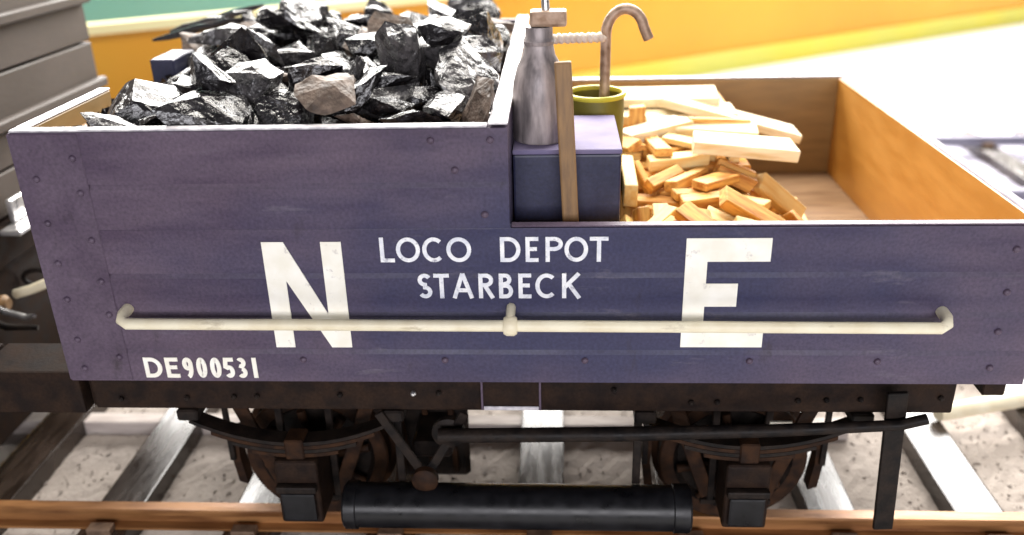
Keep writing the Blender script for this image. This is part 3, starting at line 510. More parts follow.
# ------------------------------------------------------------------ the load: coal
COAL = [[26,0.0124,0.041,0.0362,0.1229,0.098,-0.108,-0.989,-0.024],[17,0.0082,0.0285,0.0626,0.1236,0.12,-0.746,-0.644,0.121],[1,0.0177,0.0305,0.1137,0.1242,0.619,-0.053,-0.074,0.78],[21,0.0107,0.0471,0.129,0.1223,0.933,0.009,-0.035,-0.359],[15,0.015,0.0382,0.1529,0.1236,0.891,0.108,0.168,0.409],[24,0.0124,0.0389,0.1807,0.1233,0.531,0.133,-0.05,0.835],[16,0.0173,0.0314,0.2078,0.125,0.387,0.345,0.39,-0.761],[25,0.0093,0.0359,0.2301,0.1233,0.934,0.201,-0.182,-0.231],[8,0.0152,0.0353,0.2634,0.1255,0.096,-0.375,0.922,-0.01],[22,0.0177,0.0496,0.2925,0.126,0.315,-0.137,-0.93,0.133],[9,0.0108,0.0639,0.0323,0.1228,0.03,0.639,0.757,-0.137],[4,0.0083,0.0651,0.0718,0.1217,0.235,0.961,-0.072,-0.124],[2,0.0119,0.0633,0.1,0.1254,0.15,-0.615,0.709,0.312],[17,0.0139,0.0644,0.1213,0.1247,0.008,-0.494,0.867,0.064],[14,0.0155,0.0838,0.1576,0.1256,0.08,-0.956,0.222,-0.172],[12,0.0124,0.0583,0.1828,0.1233,0.957,0.109,0.062,0.263],[17,0.0118,0.0533,0.2123,0.1244,0.078,0.741,-0.662,-0.076],[19,0.0143,0.0761,0.2493,0.123,0.958,0.165,-0.197,-0.132],[23,0.0126,0.074,0.2696,0.123,0.083,0.965,0.242,0.049],[22,0.0084,0.0777,0.2967,0.1226,0.212,-0.22,-0.952,-0.011],[29,0.0201,0.0833,0.0427,0.1237,0.717,0.094,0.137,0.677],[24,0.0119,0.0876,0.0784,0.123,0.202,-0.077,-0.074,-0.974],[0,0.0102,0.1026,0.1065,0.1232,0.116,-0.193,0.973,0.054],[11,0.0116,0.1034,0.1419,0.1226,0.051,0.873,-0.482,-0.059],[15,0.0128,0.1019,0.1641,0.1283,0.668,-0.149,-0.474,0.554],[15,0.0092,0.0928,0.1914,0.1221,0.064,0.113,-0.183,-0.974],[23,0.0172,0.0987,0.2241,0.1238,0.121,0.011,0.115,-0.986],[15,0.0132,0.0868,0.2531,0.127,0.283,-0.271,0.046,-0.919],[23,0.0091,0.0996,0.2628,0.1214,0.024,0.695,-0.717,-0.037],[24,0.0099,0.0923,0.3006,0.1219,0.047,-0.195,0.975,-0.092],[28,0.0171,0.1355,0.0487,0.1253,0.862,-0.283,-0.275,0.317],[5,0.0107,0.1125,0.0667,0.1261,0.668,-0.456,0.042,0.586],[16,0.015,0.1332,0.0973,0.1231,0.239,0.946,-0.148,0.16],[16,0.0084,0.1225,0.1377,0.123,0.887,-0.439,-0.123,0.074],[22,0.0118,0.1168,0.1613,0.1238,0.324,-0.205,-0.917,0.109],[8,0.011,0.135,0.1944,0.1233,0.264,0.061,0.03,-0.962],[7,0.0119,0.1156,0.2159,0.1277,0.911,-0.035,0.271,-0.31],[4,0.0203,0.1227,0.2459,0.1285,0.275,0.755,0.594,-0.025],[26,0.0086,0.1116,0.2775,0.1219,0.108,-0.305,-0.945,-0.04],[0,0.0121,0.1195,0.2952,0.1228,0.764,0.049,-0.045,-0.642],[29,0.0148,0.1523,0.0281,0.1225,0.66,0.082,0.144,0.733],[26,0.0092,0.1506,0.0843,0.1226,0.895,0.15,-0.079,0.413],[10,0.0107,0.156,0.1006,0.1245,0.158,-0.926,0.342,-0.017],[8,0.0084,0.1332,0.1208,0.1207,0.859,-0.049,-0.06,-0.506],[29,0.0117,0.1517,0.1537,0.1226,0.113,-0.646,0.755,0.021],[29,0.0093,0.1388,0.1821,0.1261,0.084,0.258,-0.049,0.961],[8,0.0149,0.1454,0.2176,0.1236,0.07,-0.222,-0.97,-0.07],[26,0.0145,0.148,0.2399,0.1234,0.349,-0.003,0.202,0.915],[6,0.0141,0.1438,0.2592,0.1266,0.618,0.672,-0.399,-0.088],[20,0.0124,0.1391,0.286,0.1244,0.454,0.795,0.385,0.119],[19,0.021,0.1724,0.0541,0.1258,0.464,-0.061,0.392,-0.792],[17,0.0117,0.1714,0.0729,0.1248,0.718,0.099,-0.153,0.672],[16,0.0099,0.1718,0.0995,0.1311,0.192,0.711,-0.3,0.607],[0,0.0201,0.177,0.1256,0.1271,0.028,0.888,-0.432,-0.154],[28,0.0221,0.194,0.1498,0.1388,0.458,0.836,-0.275,0.127],[26,0.012,0.1777,0.1795,0.1213,0.801,-0.029,0.006,0.598],[26,0.0138,0.1707,0.2146,0.1284,0.129,-0.566,-0.778,-0.242],[0,0.0179,0.1724,0.2404,0.13,0.137,-0.294,-0.944,0.065],[21,0.0127,0.174,0.2829,0.1252,0.384,0.109,0.282,-0.873],[23,0.0154,0.1598,0.296,0.1258,0.695,0.069,0.068,0.713],[14,0.0181,0.1978,0.0299,0.1238,0.84,-0.117,0.147,0.509],[19,0.0199,0.1982,0.0611,0.1267,0.535,-0.116,0.209,-0.811],[21,0.0138,0.1983,0.092,0.1306,0.334,-0.588,-0.687,0.266],[28,0.0116,0.2095,0.1279,0.1233,0.016,0.132,0.991,-0.013],[14,0.0116,0.2097,0.1629,0.1241,0.217,0.934,-0.282,-0.039],[11,0.0088,0.1906,0.1831,0.1208,0.608,0.008,0.046,0.793],[12,0.0171,0.1993,0.2238,0.1251,0.092,0.974,-0.206,-0.031],[3,0.012,0.1995,0.2529,0.1232,0.081,-0.784,-0.608,0.093],[23,0.0093,0.1996,0.2661,0.1217,0.045,-0.03,-0.112,0.992],[27,0.0137,0.2001,0.3119,0.1304,0.481,0.194,-0.319,0.793],[6,0.0103,0.0355,0.0185,0.1228,0.069,0.013,-0.006,0.998],[17,0.0217,0.0459,0.0582,0.1323,0.563,0.231,-0.002,0.794],[8,0.0113,0.0397,0.1396,0.1284,0.146,-0.944,-0.28,-0.099],[28,0.0083,0.0322,0.1393,0.1219,0.875,0.115,0.095,-0.46],[2,0.0212,0.0295,0.1819,0.132,0.75,0.266,0.055,-0.604],[13,0.0216,0.0163,0.2136,0.1378,0.291,0.243,-0.19,0.905],[4,0.02,0.039,0.2489,0.138,0.718,0.26,-0.019,0.645],[14,0.0084,0.0216,0.2682,0.1247,0.217,-0.535,0.772,-0.266],[15,0.0099,0.0459,0.3088,0.1246,0.239,0.761,-0.531,0.286],[25,0.0214,0.0971,0.0239,0.131,0.206,-0.953,0.049,0.218],[14,0.022,0.0828,0.0577,0.1322,0.687,0.038,0.287,0.666],[4,0.0154,0.0818,0.1087,0.1287,0.795,-0.017,0.001,0.607],[12,0.0082,0.0721,0.1413,0.1219,0.074,-0.076,0.073,-0.992],[7,0.0122,0.0577,0.1591,0.1303,0.472,0.603,0.195,-0.613],[28,0.0178,0.06,0.1787,0.1362,0.147,-0.523,0.801,0.251],[13,0.0112,0.0987,0.2099,0.1266,0.376,-0.88,-0.289,0.04],[9,0.0214,0.0619,0.25,0.1271,0.158,-0.656,0.738,-0.009],[28,0.011,0.0936,0.2835,0.123,0.461,-0.059,-0.381,0.8],[19,0.0113,0.0665,0.2904,0.1227,0.189,0.062,0.107,0.974],[29,0.0184,0.1134,0.0534,0.1279,0.495,-0.794,-0.345,0.082],[11,0.0118,0.1009,0.0738,0.1249,0.329,-0.902,-0.261,0.103],[24,0.0085,0.0967,0.0917,0.1223,0.106,0.527,-0.843,0.0],[17,0.0119,0.1007,0.119,0.129,0.321,0.599,0.698,-0.226],[12,0.0089,0.093,0.1608,0.1221,0.914,0.125,-0.019,-0.386],[11,0.0111,0.0785,0.1882,0.1231,0.125,0.679,-0.723,0.03],[23,0.0179,0.1153,0.2011,0.131,0.095,-0.283,-0.907,-0.298],[14,0.0091,0.0961,0.2546,0.1279,0.937,0.172,0.277,-0.129],[29,0.0119,0.0895,0.2755,0.1314,0.518,0.456,0.056,0.722],[19,0.0122,0.0785,0.3087,0.1225,0.237,-0.111,-0.226,-0.938],[5,0.0089,0.1374,0.0288,0.1219,0.878,-0.005,0.012,0.478],[14,0.0084,0.1182,0.0806,0.1214,0.043,-0.568,-0.821,0.04],[3,0.0111,0.1289,0.11,0.1234,0.962,-0.224,-0.096,-0.127],[7,0.012,0.1151,0.1249,0.127,0.325,0.732,0.349,0.486],[7,0.0086,0.0941,0.1768,0.1243,0.06,-0.205,0.971,-0.105],[29,0.0087,0.1187,0.1801,0.1211,0.833,0.118,0.116,0.528],[11,0.0155,0.1328,0.2263,0.1253,0.807,-0.361,-0.332,0.328],[19,0.0186,0.1039,0.2526,0.1328,0.429,-0.105,0.858,-0.261],[26,0.0109,0.1193,0.2701,0.1229,0.443,-0.089,0.18,-0.874],[15,0.0109,0.1078,0.2981,0.1275,0.041,-0.933,-0.066,-0.352],[8,0.0175,0.1611,0.0438,0.1338,0.227,0.328,0.062,-0.915],[0,0.0121,0.1537,0.0683,0.1263,0.224,-0.48,0.848,0.028],[5,0.0172,0.1405,0.1024,0.1368,0.801,0.176,0.28,0.499],[4,0.0131,0.134,0.126,0.1288,0.145,-0.247,-0.017,-0.958],[5,0.012,0.1672,0.1496,0.1272,0.165,0.285,-0.294,-0.897],[26,0.0222,0.1536,0.1784,0.1315,0.082,0.076,-0.989,-0.093],[26,0.0172,0.1473,0.2106,0.1306,0.249,-0.054,-0.961,-0.107],[6,0.0153,0.1516,0.2356,0.1365,0.256,-0.455,-0.515,0.68],[1,0.0103,0.1486,0.2797,0.1287,0.379,0.79,0.251,0.411],[20,0.011,0.1393,0.3161,0.1228,0.351,0.733,-0.513,-0.277],[0,0.0129,0.1805,0.0401,0.1306,0.124,0.871,-0.475,-0.026],[15,0.0151,0.1718,0.0714,0.1368,0.004,-0.858,0.483,-0.174],[20,0.0212,0.1791,0.0868,0.1417,0.539,0.497,0.66,-0.165],[25,0.0082,0.1837,0.132,0.1346,0.578,-0.066,0.085,-0.809],[9,0.0201,0.1621,0.168,0.1374,0.888,0.306,0.264,-0.22],[5,0.01,0.1653,0.19,0.1225,0.087,-0.029,-0.996,0.005],[8,0.0116,0.1897,0.2038,0.128,0.431,-0.459,0.766,-0.128],[28,0.012,0.1824,0.2565,0.1256,0.755,-0.479,0.353,-0.276],[17,0.0089,0.178,0.27,0.1245,0.234,-0.659,-0.694,-0.171],[8,0.0148,0.1779,0.3033,0.1294,0.203,-0.385,-0.88,0.187],[1,0.0087,0.1995,0.0484,0.1227,0.302,-0.078,0.063,0.948],[0,0.0216,0.2184,0.0733,0.1352,0.031,0.642,-0.619,-0.452],[7,0.0126,0.2203,0.0945,0.1244,0.19,-0.058,0.165,-0.966],[18,0.011,0.2111,0.1295,0.1303,0.029,0.699,0.714,-0.037],[4,0.0101,0.2141,0.1469,0.123,0.44,-0.154,0.105,-0.878],[20,0.0115,0.2089,0.1783,0.1229,0.444,0.881,0.155,0.052],[28,0.0155,0.2029,0.2082,0.1281,0.799,0.44,0.165,0.376],[17,0.01,0.2102,0.2434,0.1232,0.038,0.955,-0.29,-0.052],[5,0.0175,0.2238,0.2097,0.1285,0.303,-0.008,-0.939,-0.163],[27,0.0182,0.1972,0.3273,0.1375,0.227,0.226,0.556,-0.767],[1,0.0102,0.0207,0.0293,0.124,0.811,0.062,-0.196,-0.547],[13,0.012,0.0285,0.0795,0.1256,0.811,-0.134,-0.203,0.532],[28,0.01,0.047,0.0883,0.1241,0.162,-0.641,0.672,-0.335],[12,0.0111,0.0223,0.1358,0.1268,0.642,-0.148,-0.489,0.572],[27,0.0145,0.0619,0.1462,0.1387,0.58,0.352,0.601,-0.422],[29,0.0205,0.035,0.2041,0.1484,0.344,0.039,-0.148,-0.927],[1,0.0104,0.0395,0.2219,0.138,0.133,0.968,0.202,0.059],[26,0.0082,0.0476,0.2283,0.1248,0.465,0.178,-0.114,0.86],[6,0.0226,0.0259,0.282,0.1355,0.856,-0.24,-0.301,-0.344],[8,0.0113,0.0612,0.033,0.1305,0.222,0.173,0.957,-0.074],[19,0.0228,0.0658,0.0894,0.1312,0.113,0.019,0.333,-0.936],[6,0.0085,0.0635,0.1339,0.135,0.002,0.647,-0.714,0.267],[1,0.0117,0.0714,0.1317,0.1308,0.682,-0.124,0.181,0.698],[16,0.0114,0.0661,0.1641,0.1271,0.148,0.284,-0.693,-0.646],[24,0.0168,0.0632,0.1995,0.1311,0.594,0.332,0.048,0.731],[28,0.017,0.0642,0.2291,0.1361,0.928,-0.156,-0.19,0.278],[5,0.0104,0.0767,0.2263,0.135,0.321,0.584,-0.204,-0.717],[1,0.0147,0.0671,0.2542,0.1402,0.293,0.934,-0.193,0.06],[22,0.0176,0.0768,0.2934,0.1338,0.488,0.189,0.136,-0.841],[22,0.0168,0.091,0.0338,0.1471,0.292,0.052,0.518,0.802],[10,0.017,0.1057,0.0492,0.143,0.953,0.178,-0.091,-0.226],[4,0.0114,0.0981,0.0977,0.1306,0.147,0.737,-0.53,-0.392],[14,0.0185,0.1185,0.0751,0.1351,0.949,-0.264,-0.053,-0.165],[8,0.0156,0.0806,0.1937,0.1295,0.197,0.61,-0.764,0.076],[27,0.013,0.0806,0.208,0.1357,0.083,0.66,-0.685,0.298],[3,0.0177,0.0858,0.2334,0.1393,0.368,0.473,-0.784,-0.162],[5,0.0121,0.0982,0.2493,0.1405,0.886,-0.158,-0.264,0.346],[28,0.0126,0.1069,0.2749,0.1284,0.761,0.152,0.149,-0.613],[25,0.0081,0.0959,0.2919,0.1266,0.126,0.381,0.481,-0.78],[20,0.0127,0.1214,0.0376,0.1325,0.703,-0.226,-0.334,0.586],[24,0.0121,0.1282,0.0742,0.1258,0.844,0.275,0.228,0.399],[13,0.0113,0.1153,0.0957,0.1249,0.837,0.195,-0.294,0.419],[16,0.0084,0.1235,0.1484,0.1227,0.043,0.131,0.035,0.99],[20,0.0101,0.129,0.1676,0.1267,0.629,0.289,0.064,0.719],[26,0.0104,0.1271,0.1823,0.1272,0.294,-0.889,-0.345,0.058],[8,0.0224,0.0833,0.1926,0.1516,0.172,0.498,-0.849,0.04],[7,0.0117,0.095,0.2657,0.14,0.84,-0.494,-0.08,0.209],[27,0.0089,0.1209,0.2892,0.1302,0.032,-0.817,0.57,0.077],[21,0.0107,0.1234,0.3115,0.1254,0.28,0.615,-0.7,0.233],[14,0.0088,0.1456,0.0479,0.1248,0.63,0.4,-0.488,-0.454],[2,0.0108,0.1409,0.0776,0.127,0.03,-0.809,-0.489,-0.324],[26,0.0107,0.1382,0.0924,0.1286,0.163,0.767,-0.55,-0.288],[15,0.0112,0.1499,0.1235,0.1332,0.397,-0.897,0.193,-0.005],[10,0.0148,0.1404,0.1497,0.1309,0.631,0.042,-0.137,0.762],[5,0.0115,0.16,0.183,0.1396,0.157,0.335,-0.928,-0.038],[3,0.0181,0.1773,0.204,0.1336,0.733,0.186,-0.371,0.539],[21,0.0172,0.129,0.2674,0.1359,0.506,0.814,0.284,0.04],[1,0.0103,0.1552,0.2716,0.1264,0.167,-0.868,-0.362,-0.296],[6,0.0156,0.151,0.323,0.1279,0.28,0.188,-0.931,-0.142],[1,0.011,0.1681,0.0258,0.1245,0.897,-0.162,0.265,0.315],[29,0.0122,0.154,0.067,0.1382,0.445,0.051,0.888,-0.101],[22,0.0148,0.1591,0.0901,0.1368,0.368,-0.809,0.458,0.011],[5,0.0174,0.2009,0.1274,0.138,0.171,0.949,0.091,0.248],[17,0.0086,0.1884,0.1685,0.1306,0.564,-0.476,0.553,0.387],[1,0.0086,0.1853,0.1828,0.1272,0.097,0.546,-0.798,-0.238],[0,0.0127,0.1732,0.1906,0.141,0.216,0.472,-0.817,-0.249],[20,0.0106,0.1777,0.2422,0.1379,0.453,0.714,-0.355,-0.399],[2,0.009,0.1632,0.2739,0.1254,0.288,-0.635,0.716,-0.03],[1,0.014,0.1871,0.2938,0.1316,0.305,0.68,-0.628,-0.222],[14,0.0201,0.2277,0.0247,0.1311,0.726,0.412,-0.415,-0.362],[26,0.0081,0.191,0.0755,0.1206,0.939,-0.026,0.015,0.342],[18,0.0224,0.2048,0.1042,0.1413,0.443,0.874,0.144,-0.14],[13,0.0086,0.1952,0.1375,0.1243,0.501,0.524,-0.687,-0.056],[20,0.0215,0.2153,0.1603,0.1401,0.496,0.624,0.58,-0.168],[13,0.0091,0.1992,0.1868,0.1247,0.752,-0.587,0.301,0.009],[25,0.0225,0.1888,0.2607,0.1405,0.961,-0.112,0.219,-0.126],[11,0.0223,0.2076,0.2751,0.1264,0.861,-0.186,0.029,-0.473],[19,0.0221,0.2094,0.3019,0.1363,0.519,0.187,-0.354,0.755],[25,0.015,0.0476,0.0209,0.1283,0.172,0.96,0.033,-0.218],[6,0.018,0.0471,0.0825,0.1464,0.187,-0.067,-0.304,-0.932],[4,0.012,0.0297,0.0953,0.1276,0.139,-0.029,0.868,0.475],[11,0.008,0.0138,0.1308,0.123,0.364,0.654,0.65,0.133],[29,0.015,0.0208,0.1527,0.1287,0.275,-0.116,0.908,-0.295],[6,0.01,0.0248,0.169,0.13,0.066,-0.963,0.094,-0.245],[28,0.015,0.0553,0.1952,0.1409,0.12,0.065,-0.093,-0.986],[29,0.018,0.0142,0.291,0.1416,0.018,-0.693,0.65,-0.312],[11,0.01,0.0381,0.2848,0.1243,0.312,0.806,-0.46,0.201],[24,0.015,0.0483,0.2796,0.1356,0.484,-0.647,0.543,-0.227],[12,0.008,0.0672,0.0476,0.123,0.113,0.719,0.669,-0.148],[25,0.008,0.0607,0.0737,0.1318,0.578,-0.202,0.79,-0.035],[29,0.01,0.0661,0.1107,0.1375,0.114,-0.881,0.456,0.045],[4,0.01,0.0801,0.1378,0.1283,0.394,-0.051,-0.918,-0.005],[4,0.01,0.0736,0.1671,0.1357,0.067,0.43,-0.812,-0.388],[4,0.012,0.0528,0.1809,0.1474,0.496,0.058,0.405,-0.766],[11,0.012,0.0626,0.2102,0.1463,0.977,0.002,0.189,0.094],[9,0.01,0.0577,0.2423,0.1355,0.977,0.198,0.043,0.068],[9,0.008,0.0547,0.2816,0.1311,0.077,0.907,0.4,0.109],[5,0.01,0.0659,0.3018,0.1256,0.251,0.046,-0.311,-0.916],[22,0.01,0.1006,0.0635,0.1281,0.486,-0.323,0.422,-0.694],[16,0.015,0.0576,0.0467,0.1408,0.1,0.501,-0.83,-0.225],[27,0.015,0.0821,0.081,0.138,0.202,-0.043,-0.44,0.874],[11,0.012,0.094,0.1441,0.1237,0.48,0.419,-0.27,-0.722],[18,0.012,0.0959,0.1534,0.1362,0.886,0.283,-0.137,-0.341],[0,0.008,0.0801,0.1707,0.1261,0.127,-0.437,0.848,-0.272],[23,0.008,0.1012,0.225,0.1305,0.286,-0.906,-0.311,-0.043],[22,0.015,0.088,0.2495,0.1473,0.922,-0.151,-0.066,0.351],[17,0.008,0.1032,0.3027,0.1324,0.298,-0.004,-0.281,-0.912],[13,0.008,0.101,0.3104,0.1231,0.737,0.657,-0.031,0.154],[22,0.012,0.1399,0.0343,0.1311,0.886,-0.407,-0.222,-0.016],[21,0.018,0.1408,0.0579,0.1415,0.493,-0.437,0.174,0.732],[16,0.01,0.1577,0.1527,0.1313,0.867,0.188,0.448,-0.107],[8,0.008,0.11,0.1498,0.1234,0.603,0.218,0.152,0.752],[1,0.012,0.1679,0.1442,0.139,0.459,0.049,-0.019,0.887],[3,0.017,0.1233,0.2419,0.1424,0.028,0.283,0.954,-0.1],[28,0.009,0.1145,0.194,0.1384,0.483,-0.534,-0.69,0.062],[28,0.017,0.1231,0.1902,0.1382,0.479,-0.293,0.421,-0.713],[9,0.012,0.2041,0.2296,0.1323,0.463,-0.123,-0.074,-0.875],[14,0.012,0.2094,0.1778,0.1323,0.303,0.951,0.041,0.048],[7,0.009,0.12,0.2229,0.1388,0.086,-0.253,-0.941,0.206],[27,0.009,0.2146,0.1916,0.1276,0.096,0.346,0.106,-0.927],[9,0.007,0.084,0.1012,0.1348,0.769,-0.304,0.181,-0.533],[16,0.009,0.1292,0.2086,0.1256,0.41,0.753,-0.038,-0.514],[13,0.017,0.1186,0.1528,0.1384,0.146,-0.569,0.557,-0.587],[3,0.009,0.1973,0.2875,0.1324,0.957,0.008,0.288,0.04],[13,0.017,0.2021,0.0922,0.1584,0.256,0.946,-0.13,0.149],[4,0.014,0.1079,0.3184,0.1286,0.362,0.79,-0.492,0.043],[22,0.014,0.1692,0.2251,0.14,0.66,0.322,0.441,0.515],[20,0.009,0.117,0.2808,0.1344,0.432,0.83,-0.256,-0.241],[17,0.012,0.1072,0.1364,0.1349,0.177,-0.043,-0.508,-0.842],[10,0.007,0.2277,0.2371,0.1242,0.252,-0.293,-0.582,0.716],[0,0.017,0.0873,0.224,0.1546,0.256,0.473,-0.774,-0.335],[19,0.012,0.2275,0.2083,0.1369,0.933,0.311,0.096,-0.152],[1,0.007,0.1734,0.1577,0.1255,0.056,0.605,-0.011,-0.794],[13,0.014,0.1407,0.1956,0.1388,0.571,0.061,-0.045,0.818],[15,0.007,0.1316,0.2774,0.1343,0.388,0.78,0.488,-0.043],[5,0.012,0.1357,0.1752,0.1409,0.027,-0.121,0.992,-0.031],[22,0.017,0.1255,0.3137,0.1385,0.446,0.144,-0.883,0.005],[9,0.017,0.1797,0.1295,0.1434,0.172,-0.266,0.942,0.114],[19,0.007,0.1031,0.2244,0.1353,0.708,0.594,-0.095,0.369],[25,0.007,0.056,0.2685,0.1333,0.271,0.151,0.924,-0.224],[18,0.017,0.0839,0.0987,0.1472,0.792,-0.502,-0.07,-0.339],[16,0.017,0.2233,0.2296,0.1373,0.429,0.856,0.288,-0.01],[3,0.014,0.0839,0.1234,0.1364,0.341,0.809,-0.413,-0.244],[25,0.009,0.1921,0.2355,0.1362,0.5,-0.043,0.278,-0.819],[11,0.007,0.1166,0.1072,0.1213,0.067,0.982,-0.171,-0.039],[11,0.007,0.1027,0.2358,0.1288,0.5,-0.046,0.327,0.8],[14,0.009,0.0834,0.1457,0.1313,0.069,0.221,0.256,0.939],[10,0.014,0.0637,0.3088,0.1327,0.668,-0.265,-0.363,-0.593],[2,0.014,0.1091,0.1767,0.1328,0.166,-0.589,-0.522,0.594],[0,0.012,0.1851,0.1476,0.1534,0.253,-0.292,0.922,-0.023],[12,0.007,0.1523,0.1175,0.1214,0.965,-0.0,-0.009,-0.264],[3,0.012,0.1349,0.3005,0.1273,0.883,-0.077,0.433,-0.164],[7,0.009,0.1325,0.1611,0.1431,0.374,0.605,-0.46,0.532],[2,0.009,0.1022,0.2178,0.1367,0.515,0.841,-0.113,0.119],[5,0.012,0.1257,0.1403,0.1327,0.923,-0.164,-0.313,0.152],[15,0.012,0.143,0.1452,0.1412,0.137,-0.584,0.799,-0.036],[19,0.009,0.206,0.2377,0.1373,0.023,-0.796,0.552,0.246],[4,0.014,0.1992,0.1222,0.1519,0.768,-0.14,0.159,-0.604],[0,0.009,0.181,0.2239,0.1416,0.383,-0.158,0.361,-0.835],[24,0.012,0.2006,0.1686,0.1417,0.243,-0.126,0.957,0.093],[3,0.022,0.1505,0.0234,0.1417,0.041,0.487,-0.858,-0.158],[11,0.02,0.2087,0.0367,0.1303,0.162,-0.623,-0.764,0.052],[7,0.017,0.0366,0.0309,0.1411,0.21,0.939,-0.246,0.122],[5,0.017,0.1311,0.0164,0.1299,0.434,-0.797,-0.419,0.018],[9,0.02,0.2224,0.1218,0.1496,0.307,0.889,-0.193,-0.278],[14,0.018,0.09,0.1259,0.1418,0.164,0.862,0.298,-0.376],[15,0.018,0.152,0.129,0.1456,0.181,-0.939,-0.28,-0.083]]
